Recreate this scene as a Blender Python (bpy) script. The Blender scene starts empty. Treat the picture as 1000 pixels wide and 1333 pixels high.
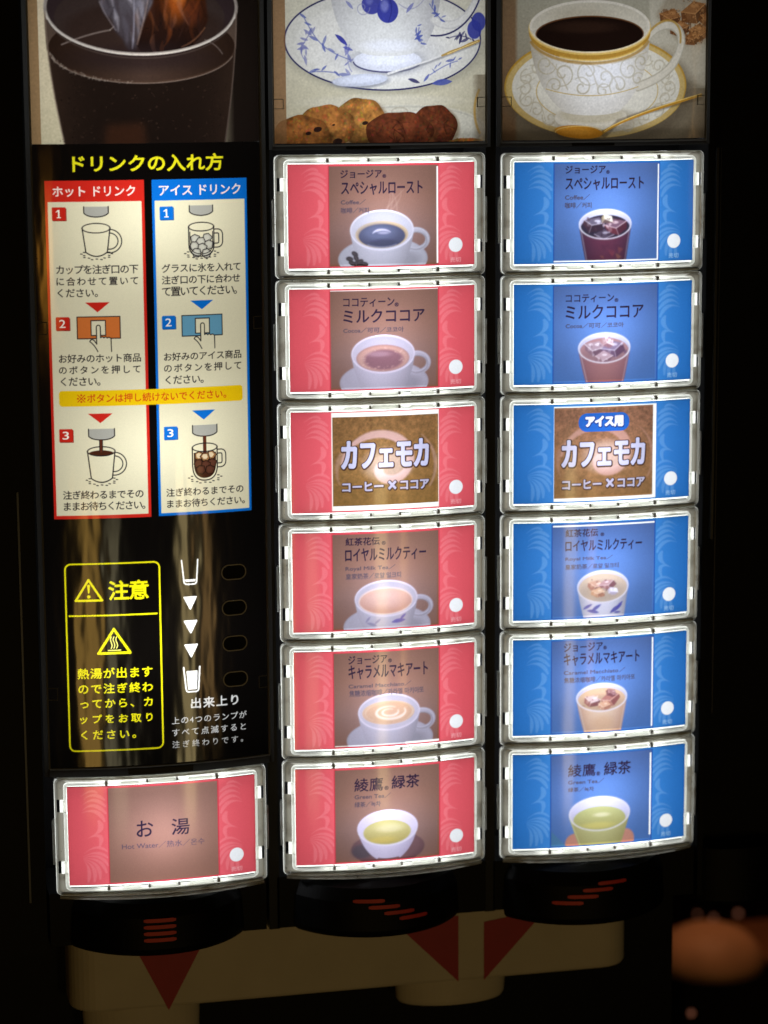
import bpy, math, random
import numpy as np
from mathutils import Matrix, Vector, Euler

S = bpy.context.scene
COL = S.collection
random.seed(4); RNG = np.random.default_rng(4)

# ------------------------------------------------------------------ camera, world, lamps of the room
CAM = (-0.29810109, -1.29783034, 0.07887144)
ROT = (1.39499876, 0.00623763, -0.22696738)
FPX = 3300.0                                   # focal length for a 1333 high picture
cd = bpy.data.cameras.new('camera'); cam = bpy.data.objects.new('camera', cd); COL.objects.link(cam)
cam.location = CAM; cam.rotation_euler = ROT
cd.sensor_fit = 'VERTICAL'; cd.sensor_height = 24.0; cd.lens = FPX/1333*24
cd.clip_start = 0.02; cd.clip_end = 60
cd.dof.use_dof = True; cd.dof.focus_distance = 1.325; cd.dof.aperture_fstop = 4.8; cd.dof.aperture_blades = 0
S.camera = cam

W = bpy.data.worlds.new('World'); S.world = W; W.use_nodes = True
bg = W.node_tree.nodes['Background']; bg.inputs[0].default_value = (1, .75, .45, 1); bg.inputs[1].default_value = 0.0002

S.view_settings.view_transform = 'Standard'; S.view_settings.look = 'None'
S.view_settings.exposure = 0; S.view_settings.gamma = 1; S.view_settings.use_curve_mapping = False
S.render.engine = 'CYCLES'
S.cycles.max_bounces = 6; S.cycles.transparent_max_bounces = 24; S.cycles.diffuse_bounces = 3
S.cycles.transmission_bounces = 5; S.cycles.glossy_bounces = 3
S.cycles.sample_clamp_indirect = 3; S.cycles.use_denoising = True
S.cycles.caustics_reflective = False; S.cycles.caustics_refractive = False
S.cycles.use_light_tree = True

# ------------------------------------------------------------------ the three convex columns
HALF, SAG = .05, .005
RAD = (HALF*HALF+SAG*SAG)/(2*SAG); A0 = math.asin(HALF/RAD); UA = RAD*A0
HH = .0269176; PITCH = .0646465
CX = (-.1236227, 0.0, .1220159); CY = (-.0088331, 0.0, .0009634)
ZOFF = (.0015253, 0.0, -.00067)
def rowz(c, r): return -r*PITCH+ZOFF[c]
def bend(u, f):
    """arc length u and forward offset f on a column -> x, y about the column's centre"""
    a = np.asarray(u)/RAD
    return (RAD+f)*np.sin(a), RAD*math.cos(A0)-(RAD+f)*np.cos(a)
RM = np.array(Euler(ROT).to_matrix())
def ray(px, py):
    d = RM@np.array([(px-500)/FPX, -(py-666.5)/FPX, -1.0]); return np.array(CAM), d/np.linalg.norm(d)
def plane(px, py, Y):
    o, d = ray(px, py); return o+(Y-o[1])/d[1]*d

# room lamps far behind the camera: their tall warm bodies show as streaks in the convex covers
def mirror_dir(c, px, py):
    o, d = ray(px, py)
    cen = np.array([CX[c], CY[c]+RAD*math.cos(A0)]); p = o[:2]-cen
    A = d[:2]@d[:2]; B = p@d[:2]; C = p@p-RAD*RAD
    t = (-B-math.sqrt(B*B-A*C))/A; X = o+t*d
    n = np.array([(X[0]-cen[0])/RAD, (X[1]-cen[1])/RAD, 0]); return X, d-2*(d@n)*n
def room_lamp(c, px, py, dist, w, h, power, col):
    X, r = mirror_dir(c, px, py); P = X+r*dist
    l = bpy.data.lights.new('room_lamp', 'AREA'); l.shape = 'RECTANGLE'; l.size = w; l.size_y = h
    l.energy = power; l.color = col
    o = bpy.data.objects.new('room_lamp', l); COL.objects.link(o); o.location = P
    o.rotation_euler = Vector(P-X).to_track_quat('Z', 'Y').to_euler()
room_lamp(0, 118, 850, 1.6, .14, .36, 1.0, (1, .58, .13))
room_lamp(0, 154, 880, 1.7, .10, .36, .36, (1, .86, .50))
room_lamp(0, 244, 830, 1.9, .10, .46, 1.15, (1, .76, .34))
room_lamp(0, 270, 780, 2.0, .06, .32, .36, (1, .58, .2))
room_lamp(0, 66, 335, 1.6, .10, .11, .34, (1, .42, .05))
room_lamp(2, 905, 155, 1.8, .03, .24, .10, (1, .55, .2))

# ------------------------------------------------------------------ materials
def mat(name): 
    m = bpy.data.materials.new(name); m.use_nodes = True; m.node_tree.nodes.clear(); return m
def nd(m, t, **k):
    n = m.node_tree.nodes.new(t)
    for a, v in k.items(): setattr(n, a, v)
    return n
def ln(m, a, b): m.node_tree.links.new(a, b)
def wavy(m, scale, strength, dist=.001, stretch=(1, 1, .12)):
    tc = nd(m, 'ShaderNodeNewGeometry'); mp = nd(m, 'ShaderNodeMapping'); mp.inputs['Scale'].default_value = stretch
    ln(m, tc.outputs['Position'], mp.inputs[0])
    nz = nd(m, 'ShaderNodeTexNoise'); nz.inputs['Scale'].default_value = scale; nz.inputs['Detail'].default_value = 3
    ln(m, mp.outputs[0], nz.inputs['Vector'])
    b = nd(m, 'ShaderNodeBump'); b.inputs['Strength'].default_value = strength; b.inputs['Distance'].default_value = dist
    ln(m, nz.outputs['Fac'], b.inputs['Height']); return b
def film(name, color=None, rough=.09, gloss=True, bump=.12, scatter=.1):
    """back-lit printed film or milky plastic: light comes through it, its face is glossy"""
    m = mat(name); out = nd(m, 'ShaderNodeOutputMaterial')
    tr = nd(m, 'ShaderNodeBsdfTranslucent'); df = nd(m, 'ShaderNodeBsdfDiffuse')
    if color is None:
        at = nd(m, 'ShaderNodeAttribute', attribute_name='print'); src = at.outputs['Color']
        ln(m, src, tr.inputs[0]); ln(m, src, df.inputs[0])
    elif isinstance(color, tuple):
        tr.inputs[0].default_value = color+(1,); df.inputs[0].default_value = color+(1,)
    else:
        src = color(m); ln(m, src, tr.inputs[0]); ln(m, src, df.inputs[0])
    mx = nd(m, 'ShaderNodeMixShader'); mx.inputs[0].default_value = scatter
    ln(m, tr.outputs[0], mx.inputs[1]); ln(m, df.outputs[0], mx.inputs[2]); top = mx.outputs[0]
    if gloss:
        gl = nd(m, 'ShaderNodeBsdfGlossy'); gl.inputs['Roughness'].default_value = rough
        fr = nd(m, 'ShaderNodeFresnel'); fr.inputs[0].default_value = 1.45
        if bump:
            b = wavy(m, 34, bump, .0011, (1, 1, .22)); ln(m, b.outputs[0], gl.inputs['Normal'])
        m2 = nd(m, 'ShaderNodeMixShader'); ln(m, fr.outputs[0], m2.inputs[0]); ln(m, top, m2.inputs[1]); ln(m, gl.outputs[0], m2.inputs[2]); top = m2.outputs[0]
    ln(m, top, out.inputs[0]); return m
def solid(name, col, rough=.5, spec=.5, metallic=0, noise=0, scale=120, bump=0):
    m = mat(name); out = nd(m, 'ShaderNodeOutputMaterial'); p = nd(m, 'ShaderNodeBsdfPrincipled')
    p.inputs['Base Color'].default_value = col+(1,); p.inputs['Roughness'].default_value = rough
    p.inputs['Specular IOR Level'].default_value = spec; p.inputs['Metallic'].default_value = metallic
    if noise:
        tc = nd(m, 'ShaderNodeNewGeometry'); nz = nd(m, 'ShaderNodeTexNoise'); nz.inputs['Scale'].default_value = scale; nz.inputs['Detail'].default_value = 5
        ln(m, tc.outputs['Position'], nz.inputs['Vector'])
        cr = nd(m, 'ShaderNodeMix', data_type='RGBA'); ln(m, nz.outputs['Fac'], cr.inputs['Factor'])
        cr.inputs['A'].default_value = tuple(v*(1-noise) for v in col)+(1,); cr.inputs['B'].default_value = tuple(min(1, v*(1+noise)) for v in col)+(1,)
        ln(m, cr.outputs['Result'], p.inputs['Base Color'])
    if bump:
        b = wavy(m, 60, bump, .0006, (1, 1, 1)); ln(m, b.outputs[0], p.inputs['Normal'])
    ln(m, p.outputs[0], out.inputs[0]); return m
def grime(base, dark, scale=90, lo=.56, hi=.74):
    def f(m):
        tc = nd(m, 'ShaderNodeNewGeometry')
        nz = nd(m, 'ShaderNodeTexNoise'); nz.inputs['Scale'].default_value = scale; nz.inputs['Detail'].default_value = 6
        ln(m, tc.outputs['Position'], nz.inputs['Vector'])
        r = nd(m, 'ShaderNodeMapRange'); r.inputs[1].default_value = lo; r.inputs[2].default_value = hi
        ln(m, nz.outputs['Fac'], r.inputs[0])
        cr = nd(m, 'ShaderNodeMix', data_type='RGBA'); ln(m, r.outputs[0], cr.inputs['Factor'])
        cr.inputs['A'].default_value = base+(1,); cr.inputs['B'].default_value = dark+(1,)
        nz2 = nd(m, 'ShaderNodeTexNoise'); nz2.inputs['Scale'].default_value = 900; ln(m, tc.outputs['Position'], nz2.inputs['Vector'])
        r2 = nd(m, 'ShaderNodeMapRange'); r2.inputs[1].default_value = .70; r2.inputs[2].default_value = .76; ln(m, nz2.outputs['Fac'], r2.inputs[0])
        c2 = nd(m, 'ShaderNodeMix', data_type='RGBA'); ln(m, r2.outputs[0], c2.inputs['Factor'])
        ln(m, cr.outputs['Result'], c2.inputs['A']); c2.inputs['B'].default_value = tuple(v*.25 for v in dark)+(1,)
        return c2.outputs['Result']
    return f
M_PRINT = film('printed_film')
M_PANEL = film('printed_cover_film', rough=.10, bump=.9, scatter=.05)
M_DIFF = film('milky_diffuser', (.93, .95, .90), gloss=False)
M_RIM = film('clear_plastic_rim', grime((.93, .94, .88), (.60, .58, .48)), rough=.15, bump=.1)
M_CHAN = film('clear_channel_shaded', grime((.19, .18, .15), (.10, .09, .07), 90, .50, .68), rough=.12, bump=.2, scatter=.3)  # side channels: same plastic, dimmer light put into a darker colour
M_CHAN2 = film('clear_channel_lit', grime((.48, .48, .44), (.34, .32, .27), 120, .50, .72), rough=.12, bump=.2, scatter=.3)  # top and bottom channels: same plastic, paled to look better lit
M_LIP2 = film('paled_plastic_lip', grime((.96, .97, .93), (.62, .59, .5), 140, .52, .72), gloss=False, scatter=.2)  # paled copy of the lip plastic, stands in for light blocked behind it
M_LIP = film('clear_plastic_lip', grime((.46, .465, .44), (.27, .25, .21), 140, .50, .68), rough=.12, bump=.2, scatter=.45)
M_CLIP = film('milky_clip', (.97, .98, .94), gloss=False)
M_STUD = film('grey_stud', (.22, .20, .18), rough=.3, scatter=.4)
M_STUD2 = film('pale_stud', (.62, .62, .56), rough=.3, scatter=.4)
M_BLACK = solid('black_plastic', (.0022, .0022, .0022), .5, .07, noise=.3, bump=.15)
M_DIV = solid('black_divider', (.004, .004, .004), .4, .1, noise=.2)
M_RAIL = film('smoky_clear_rail', (.11, .113, .115), gloss=False, scatter=.2)
M_EDGE = film('pale_clear_edge', (.36, .37, .37), gloss=False, scatter=.2)
M_BEIGE = solid('beige_plastic', (.37, .34, .275), .55, .3, noise=.12, scale=40, bump=.1)
M_RED = solid('red_sticker', (.24, .008, .013), .5, .3, noise=.1)
M_STRIPE = solid('orange_red_stripe', (.42, .03, .02), .5, .3, noise=.15)
M_LAMPRIM = solid('grey_lamp_rim', (.30, .30, .29), .4, .3)

# ------------------------------------------------------------------ object helpers
ROOT = bpy.data.objects.new('drink_dispenser', None); COL.objects.link(ROOT)
ROOT.location = (0, .05, -.55); ROOT.empty_display_size = .1
ROOT['label'] = 'black hot and cold drink dispenser with three columns of glowing pink and blue buttons'
ROOT['category'] = 'drink dispenser'
WORLD = {ROOT.name: Vector(ROOT.location)}
def place(o, parent, loc):
    COL.objects.link(o) if o.name not in COL.objects else None
    if parent is not None:
        o.parent = parent; o.location = Vector(loc)-WORLD[parent.name]
    else: o.location = loc
    WORLD[o.name] = Vector(loc); return o
def mesh_obj(name, V, F, mats, parent, loc=(0, 0, 0), mi=None, smooth=False):
    me = bpy.data.meshes.new(name); me.from_pydata([tuple(map(float, v)) for v in V], [], F)
    for m in (mats if isinstance(mats, (list, tuple)) else [mats]): me.materials.append(m)
    if mi is not None: me.polygons.foreach_set('material_index', mi)
    if smooth: me.polygons.foreach_set('use_smooth', [True]*len(me.polygons))
    me.update(); return place(bpy.data.objects.new(name, me), parent, loc)
class MB:
    """collects bent boxes, sheets and rings in (u, z, f) of a column"""
    def __init__(s): s.V = []; s.F = []; s.M = []
    def add(s, V, F, m=0):
        o = len(s.V); s.V += list(V); s.F += [tuple(i+o for i in f) for f in F]; s.M += [m]*len(F)
    def box(s, u0, u1, z0, z1, f0, f1, m=0, n=None, bow=0, back=False):
        n = n or max(1, int(abs(u1-u0)/.003)); V = []
        for i in range(n+1):
            u = u0+(u1-u0)*i/n; t = (u/HALF)
            for (z, f) in ((z0, f0), (z1, f0), (z1, f1), (z0, f1)):
                ff = f+(bow*(1-min(1, (t/1.15)**2)) if f == f1 else 0)
                x, y = bend(u, ff); V.append((x, y, z))
        F = [(3, 2, 1, 0), (4*n, 4*n+1, 4*n+2, 4*n+3)]
        for i in range(n):
            a = 4*i; b = a+4
            for k in range(0 if back else 1, 4): F.append((a+k, a+(k+1) % 4, b+(k+1) % 4, b+k))
        s.add(V, F, m)
    def sheet(s, u0, u1, z0, z1, f, m=0, n=None):
        n = n or max(1, int(abs(u1-u0)/.002)); V = []
        for i in range(n+1):
            x, y = bend(u0+(u1-u0)*i/n, f); V += [(x, y, z0), (x, y, z1)]
        s.add(V, [(2*i, 2*i+2, 2*i+3, 2*i+1) for i in range(n)], m)
    def sweep(s, prof, u0, u1, z0, z1, rad, closed=False):
        """prof: (inset_u, inset_z, forward f, radius factor, material of the band that follows)"""
        NS, NC, NV = 30, 6, 5; loops = []; ZB = (-.0204, -.0136, .0131, .0199)
        for (du, dz, f, rf, m) in prof:
            a0, a1, b0, b1 = u0+du, u1-du, z0+dz, z1-dz; r = max(.00015, rad*rf); P = []
            for k in range(NS+1): P.append((a0+r+(a1-a0-2*r)*k/NS, b0))
            for k in range(1, NC): t = math.pi/2*k/NC; P.append((a1-r+r*math.sin(t), b0+r-r*math.cos(t)))
            zs = (b0+r,)+ZB+(b1-r,)
            for k in range(NV+1): P.append((a1, zs[k]))
            for k in range(1, NC): t = math.pi/2*k/NC; P.append((a1-r+r*math.cos(t), b1-r+r*math.sin(t)))
            for k in range(NS+1): P.append((a1-r-(a1-a0-2*r)*k/NS, b1))
            for k in range(1, NC): t = math.pi/2*k/NC; P.append((a0+r-r*math.sin(t), b1-r+r*math.cos(t)))
            for k in range(NV+1): P.append((a0, zs[NV-k]))
            for k in range(1, NC): t = math.pi/2*k/NC; P.append((a0+r-r*math.cos(t), b0+r-r*math.sin(t)))
            L = []
            for (u, z) in P:
                x, y = bend(u, f); L.append((x, y, z))
            loops.append(L)
        n = len(loops[0]); o = len(s.V)
        for L in loops: s.V += L
        for j in range(len(prof)-1):
            for i in range(n):
                k = (i+1) % n
                za, zc_ = sorted((loops[j][i][2], loops[j][k][2]))
                if j >= 4 and abs(loops[j][i][0]) > .0495 and any(abs(za-p) < 1e-6 and abs(zc_-q) < 1e-6 for p, q in ((ZB[0], ZB[1]), (ZB[2], ZB[3]))): continue
                s.F.append((o+j*n+i, o+j*n+k, o+(j+1)*n+k, o+(j+1)*n+i)); m_ = prof[j][4]
                s.M.append(3 if m_ == 1 and abs(loops[j][i][0]) < .0505 else m_)
    def build(s, name, mats, parent, loc, smooth=False): return mesh_obj(name, s.V, s.F, mats, parent, loc, s.M, smooth)
def backlight(parent, c, u, z, f, kind, size, power, col=(.95, 1, 1)):
    l = bpy.data.lights.new('backlight', kind); l.energy = power; l.color = col
    if kind == 'AREA': l.shape = 'RECTANGLE'; l.size, l.size_y = size
    else: l.shadow_soft_size = size
    o = bpy.data.objects.new('backlight', l); x, y = bend(u, f)
    place(o, parent, (CX[c]+float(x), CY[c]+float(y), z))
    if kind == 'AREA': o.rotation_euler = (-math.pi/2, 0, float(u)/RAD)       # shines towards -Y, out of the front
    return o

# ------------------------------------------------------------------ a small painter for printed artwork
def lin(c):
    c = np.asarray(c, float)/255
    return np.where(c <= .04045, c/12.92, ((c+.055)/1.055)**2.4)
_G = {}
def glyphs(body, spacing=1.0):
    k = (body, round(spacing, 3))
    if k in _G: return _G[k]
    c = bpy.data.curves.new('t', 'FONT'); c.body = body; c.size = 1; c.resolution_u = 4; c.space_character = spacing
    o = bpy.data.objects.new('t', c); COL.objects.link(o); bpy.context.view_layer.update()
    me = o.evaluated_get(bpy.context.evaluated_depsgraph_get()).to_mesh()
    v = np.zeros(len(me.vertices)*3); me.vertices.foreach_get('co', v); v = v.reshape(-1, 3)[:, :2]
    e = np.zeros(len(me.edges)*2, int); me.edges.foreach_get('vertices', e); e = e.reshape(-1, 2)
    li = np.zeros(len(me.loops), int); me.loops.foreach_get('edge_index', li)
    cnt = np.bincount(li, minlength=len(e)); e = e[cnt == 1]
    seg = np.concatenate([v[e[:, 0]], v[e[:, 1]]], 1)
    o.evaluated_get(bpy.context.evaluated_depsgraph_get()).to_mesh_clear()
    bpy.data.objects.remove(o); bpy.data.curves.remove(c); _G[k] = seg; return seg
def boxblur(a, r):
    r = int(r)
    if r < 1: return a
    for ax in (0, 1):
        for _ in range(2):
            p = np.pad(a, [(r+1, r) if i == ax else (0, 0) for i in range(a.ndim)], mode='edge'); cs = np.cumsum(p, ax)
            hi = np.take(cs, range(2*r+1, cs.shape[ax]), ax); lo = np.take(cs, range(0, cs.shape[ax]-2*r-1), ax); a = (hi-lo)/(2*r+1)
    return a
class Cv:
    def __init__(s, x0, x1, y0, y1, w, h, bgc):
        s.x0, s.x1, s.y0, s.y1, s.w, s.h = x0, x1, y0, y1, w, h
        s.sx = w/(x1-x0); s.sy = h/(y1-y0)
        s.a = np.tile(np.asarray(bgc, float), (h, w, 1))
        s.X, s.Y = np.meshgrid(x0+(np.arange(w)+.5)/s.sx, y0+(np.arange(h)+.5)/s.sy)
        s.clip = None
    def put(s, m, col, alpha=1.0, sl=None):
        sl = sl or (slice(0, s.h), slice(0, s.w))
        m = np.clip(m, 0, 1)*alpha
        if s.clip is not None: m = m*s.clip[sl]
        if callable(col): col = col(s.X[sl], s.Y[sl])
        col = np.asarray(col, float); s.a[sl] = s.a[sl]*(1-m[..., None])+col*m[..., None]
    def mul(s, m, k, sl=None):
        sl = sl or (slice(0, s.h), slice(0, s.w)); m = np.clip(m, 0, 1)
        if s.clip is not None: m = m*s.clip[sl]
        s.a[sl] *= (1-m[..., None]*(1-np.asarray(k)))
    def em(s, cx, cy, rx, ry, soft=0, rot=0, p=2):
        dx, dy = s.X-cx, s.Y-cy
        if rot: c, n = math.cos(rot), math.sin(rot); dx, dy = dx*c+dy*n, -dx*n+dy*c
        d = (np.abs(dx/rx)**p+np.abs(dy/ry)**p)**(1/p); k = max(soft, 1/(s.sx*min(rx, ry)))
        return np.clip((1-d)/k+.5, 0, 1)
    def ell(s, cx, cy, rx, ry, col, alpha=1, soft=0, rot=0): s.put(s.em(cx, cy, rx, ry, soft, rot), col, alpha)
    def ring(s, cx, cy, rx, ry, t, col, alpha=1, soft=0, rot=0):
        s.put(np.clip(s.em(cx, cy, rx+t/2, ry+t/2, soft, rot)-s.em(cx, cy, rx-t/2, ry-t/2, soft, rot), 0, 1), col, alpha)
    def fillseg(s, seg, dil=0, SS=4):
        """even-odd fill of line segments (canvas units); returns mask and slice"""
        px = seg.copy(); px[:, [0, 2]] = (seg[:, [0, 2]]-s.x0)*s.sx; px[:, [1, 3]] = (seg[:, [1, 3]]-s.y0)*s.sy
        pad = int(math.ceil(dil*s.sx))+2
        i0 = max(0, int(px[:, [1, 3]].min())-pad); i1 = min(s.h, int(px[:, [1, 3]].max())+pad+1)
        j0 = max(0, int(px[:, [0, 2]].min())-pad); j1 = min(s.w, int(px[:, [0, 2]].max())+pad+1)
        if i1 <= i0 or j1 <= j0: return None, None
        H, Wd = (i1-i0)*SS, (j1-j0)*SS; m = np.zeros((H, Wd), np.float32)
        xa, ya, xb, yb = px.T; xc = j0+(np.arange(Wd)+.5)/SS
        for r in range(H):
            y = i0+(r+.5)/SS; k = (ya <= y) != (yb <= y)
            if not k.any(): continue
            xs = np.sort(xa[k]+(y-ya[k])*(xb[k]-xa[k])/(yb[k]-ya[k])); m[r] = np.searchsorted(xs, xc) % 2
        if dil:
            R = dil*s.sx*SS; n = int(math.ceil(R)); P = np.pad(m, n); out = m.copy()
            for dy in range(-n, n+1):
                for dx in range(-n, n+1):
                    if dx*dx+dy*dy <= R*R+.3 and (dx or dy): np.maximum(out, P[n+dy:n+dy+H, n+dx:n+dx+Wd], out)
            m = out
        return m.reshape(i1-i0, SS, j1-j0, SS).mean((1, 3)), (slice(i0, i1), slice(j0, j1))
    def poly(s, pts, col, alpha=1, blur=0):
        p = np.asarray(pts, float); m, sl = s.fillseg(np.concatenate([p, np.roll(p, -1, 0)], 1))
        if m is None: return
        if blur:
            f = np.zeros((s.h, s.w)); f[sl] = m; s.put(boxblur(f, blur), col, alpha)
        else: s.put(m, col, alpha, sl)
    def rect(s, x0, y0, x1, y1, col, alpha=1): s.poly([(x0, y0), (x1, y0), (x1, y1), (x0, y1)], col, alpha)
    def rrect(s, x0, y0, x1, y1, r, col, alpha=1): s.poly(rr(x0, y0, x1, y1, r), col, alpha)
    def line(s, pts, w, col, alpha=1, taper=None, soft=0):
        p = np.asarray(pts, float); pad = w+2/s.sx
        j0 = max(0, int((p[:, 0].min()-pad-s.x0)*s.sx)); j1 = min(s.w, int((p[:, 0].max()+pad-s.x0)*s.sx)+2)
        i0 = max(0, int((p[:, 1].min()-pad-s.y0)*s.sy)); i1 = min(s.h, int((p[:, 1].max()+pad-s.y0)*s.sy)+2)
        if i1 <= i0 or j1 <= j0: return
        sl = (slice(i0, i1), slice(j0, j1)); X, Y = s.X[sl], s.Y[sl]; best = np.full(X.shape, -9.0); n = len(p)-1
        for i in range(n):
            a, b = p[i], p[i+1]; d = b-a; L = max(1e-9, d@d)
            t = np.clip(((X-a[0])*d[0]+(Y-a[1])*d[1])/L, 0, 1)
            ww = w/2 if taper is None else w/2*np.interp((i+t)/n, np.linspace(0, 1, len(taper)), taper)
            best = np.maximum(best, ww-np.hypot(X-a[0]-t*d[0], Y-a[1]-t*d[1]))
        s.put(np.clip(best*s.sx/(1+soft*s.sx)+.5, 0, 1), col, alpha, sl)
    def text(s, body, x0, x1, y0, y1, col, bold=0, mode='fit', alpha=1, grow=0, shift=(0, 0), k=1.0):
        sp = 1.0; seg = glyphs(body, sp)
        if mode == 'space':
            d_ = (y1-y0)*(.065 if bold > 1 else .02); y0, y1 = y0-d_, y1+d_
            h = seg[:, [1, 3]].max()-seg[:, [1, 3]].min(); want = (x1-x0)/((y1-y0)/h)/k
            wd = lambda q: q[:, [0, 2]].max()-q[:, [0, 2]].min()
            w1 = wd(seg); w2 = wd(glyphs(body, 1.5)); sp = float(np.clip(1+.5*(want-w1)/max(1e-6, w2-w1), .7, 2.2)); seg = glyphs(body, sp)
        X0, X1 = seg[:, [0, 2]].min(), seg[:, [0, 2]].max(); Y0, Y1 = seg[:, [1, 3]].min(), seg[:, [1, 3]].max()
        q = seg.copy(); q[:, [0, 2]] = x0+bold+(seg[:, [0, 2]]-X0)/(X1-X0)*(x1-x0-2*bold)+shift[0]
        q[:, [1, 3]] = y1-bold-(seg[:, [1, 3]]-Y0)/(Y1-Y0)*(y1-y0-2*bold)+shift[1]
        m, sl = s.fillseg(q, bold+grow)
        if m is not None: s.put(m, col, alpha, sl)
    def grain(s, k, blur=0, mask=None):
        n = RNG.normal(0, 1, (s.h, s.w))
        if blur: n = boxblur(n, blur); n /= n.std()
        n = n*k if mask is None else n*k*mask
        s.a = np.clip(s.a*(1+n[..., None]), 0, 255)
def rr(x0, y0, x1, y1, r, n=6):
    P = []
    for (cx, cy, t0) in ((x1-r, y0+r, -90), (x1-r, y1-r, 0), (x0+r, y1-r, 90), (x0+r, y0+r, 180)):
        for k in range(n+1): t = math.radians(t0+90*k/n); P.append((cx+r*math.cos(t), cy+r*math.sin(t)))
    return P
def bez(*p, n=14):
    p = [np.asarray(q, float) for q in p]; out = []
    for i in range(n+1):
        t = i/n; q = p
        while len(q) > 1: q = [q[j]*(1-t)+q[j+1]*t for j in range(len(q)-1)]
        out.append(tuple(q[0]))
    return out
def arc(cx, cy, rx, ry, a0, a1, n=24): return [(cx+rx*math.cos(math.radians(a0+(a1-a0)*i/n)), cy+ry*math.sin(math.radians(a0+(a1-a0)*i/n))) for i in range(n+1)]
def spiral(cx, cy, r, a0, turns, dirn=1, n=26): return [(cx+r*(1-.82*i/n)*math.cos(a0+dirn*turns*6.283*i/n), cy+r*(1-.82*i/n)*math.sin(a0+dirn*turns*6.283*i/n)) for i in range(n+1)]
def lerp(a, b, t): return np.asarray(a, float)+(np.asarray(b, float)-np.asarray(a, float))*np.clip(t, 0, 1)[..., None]

def print_sheet(name, cv, parent, loc, u0, u1, z0, z1, f, m, density=1.0):
    """the canvas as a bent film, one vertex per print dot"""
    h, w = cv.h, cv.w; cols = lin(cv.a).astype(np.float32)[::-1]*density
    u = u0+(u1-u0)*np.linspace(0, 1, w); z = z0+(z1-z0)*np.linspace(0, 1, h)
    x, y = bend(u, f); co = np.empty((h, w, 3), np.float32); co[..., 0] = x; co[..., 1] = y; co[..., 2] = z[:, None]
    i = np.arange(h*w).reshape(h, w); q = np.stack([i[:-1, :-1], i[:-1, 1:], i[1:, 1:], i[1:, :-1]], -1).reshape(-1).astype(np.int32); nf = len(q)//4
    me = bpy.data.meshes.new(name); me.vertices.add(h*w); me.vertices.foreach_set('co', co.ravel())
    me.loops.add(len(q)); me.loops.foreach_set('vertex_index', q)
    me.polygons.add(nf); me.polygons.foreach_set('loop_start', np.arange(0, nf*4, 4, dtype=np.int32))
    me.update(calc_edges=True)
    at = me.color_attributes.new('print', 'FLOAT_COLOR', 'POINT'); c4 = np.ones((h*w, 4), np.float32); c4[:, :3] = cols.reshape(-1, 3); at.data.foreach_set('color', c4.ravel())
    me.polygons.foreach_set('use_smooth', np.ones(nf, bool)); me.materials.append(m)
    return place(bpy.data.objects.new(name, me), parent, loc)

# ------------------------------------------------------------------ artwork of the drink labels (canvas 1000 x 538)
INK = (40, 28, 52); PINK = (216, 84, 96); BLUE = (40, 108, 188)
def flourish(cv, side, light):
    Q = lambda p: ((p[0]-170)/470*213 if side < 0 else 1000-(p[0]-170)/470*213, (p[1]-85)/1210*538)
    fans = [((330, 205), (450, 105), (515, 165), 20), ((365, 240), (470, 140), (595, 250), 27), ((355, 305), (480, 190), (605, 330), 29), ((345, 375), (470, 245), (608, 415), 31), ((335, 405), (520, 330), (592, 510), 33),
            ((430, 700), (600, 620), (530, 515), 42), ((400, 715), (600, 630), (535, 810), 40),
            ((355, 900), (500, 775), (612, 880), 26), ((345, 940), (510, 850), (622, 960), 29), ((345, 955), (540, 890), (622, 1055), 31), ((345, 965), (550, 950), (602, 1140), 33),
            ((345, 975), (540, 1010), (528, 1215), 36), ((350, 985), (500, 1060), (462, 1245), 38), ((350, 1000), (430, 1080), (392, 1250), 34)]
    for a, b, c, w in fans:
        a, b, c = np.array(a, float), np.array(b, float), np.array(c, float)
        P = [Q(p) for p in bez(a, b, c)]
        cv.line(P, w*(.70 if c[1] < 800 else .58), light, .30, (.03, .3, .7, 1, 1, .55), soft=4.0)
def base_label(blue):
    main = BLUE if blue else PINK
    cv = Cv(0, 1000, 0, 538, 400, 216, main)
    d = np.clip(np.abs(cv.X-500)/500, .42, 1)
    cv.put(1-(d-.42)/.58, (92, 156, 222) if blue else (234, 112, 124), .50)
    light = (150, 186, 232) if blue else (244, 158, 164)
    flourish(cv, -1, light); flourish(cv, 1, light)
    dx = 884 if blue else 891
    cv.ell(dx, 430, 39, 38, (238, 240, 246))
    cv.text('売切', 860 if not blue else 853, 921 if not blue else 914, 494, 521, (244, 196, 200) if not blue else (190, 214, 244), .6, alpha=.62)
    return cv
def card(cv, blue, col=None, y0=13, y1=527):
    c = col or ((72, 94, 146) if blue else (118, 87, 78))
    cv.rect(208, y0-5, 797, y1+5, (30, 66, 150) if blue else (196, 48, 66), .75)
    cv.rect(214, y0, 790, y1, c)
    m = np.zeros((cv.h, cv.w)); m[(cv.Y > y0) & (cv.Y < y1) & (cv.X > 214) & (cv.X < 790)] = 1
    cv.clip = m
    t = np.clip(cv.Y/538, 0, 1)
    if blue: cv.put(np.clip(t*.7, 0, 1), (58, 112, 190), .8); cv.put(cv.em(500, 300, 330, 260, 1.0), (96, 136, 208), .45)  # soft centre ellipse: the backlight's glow painted into the card
    else: cv.put(np.clip(t-.2, 0, 1), (114, 70, 50), .7); cv.put(cv.em(500, 240, 330, 250, 1.0), (160, 122, 110), .36)  # same painted backlight glow on the hot cards
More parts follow.
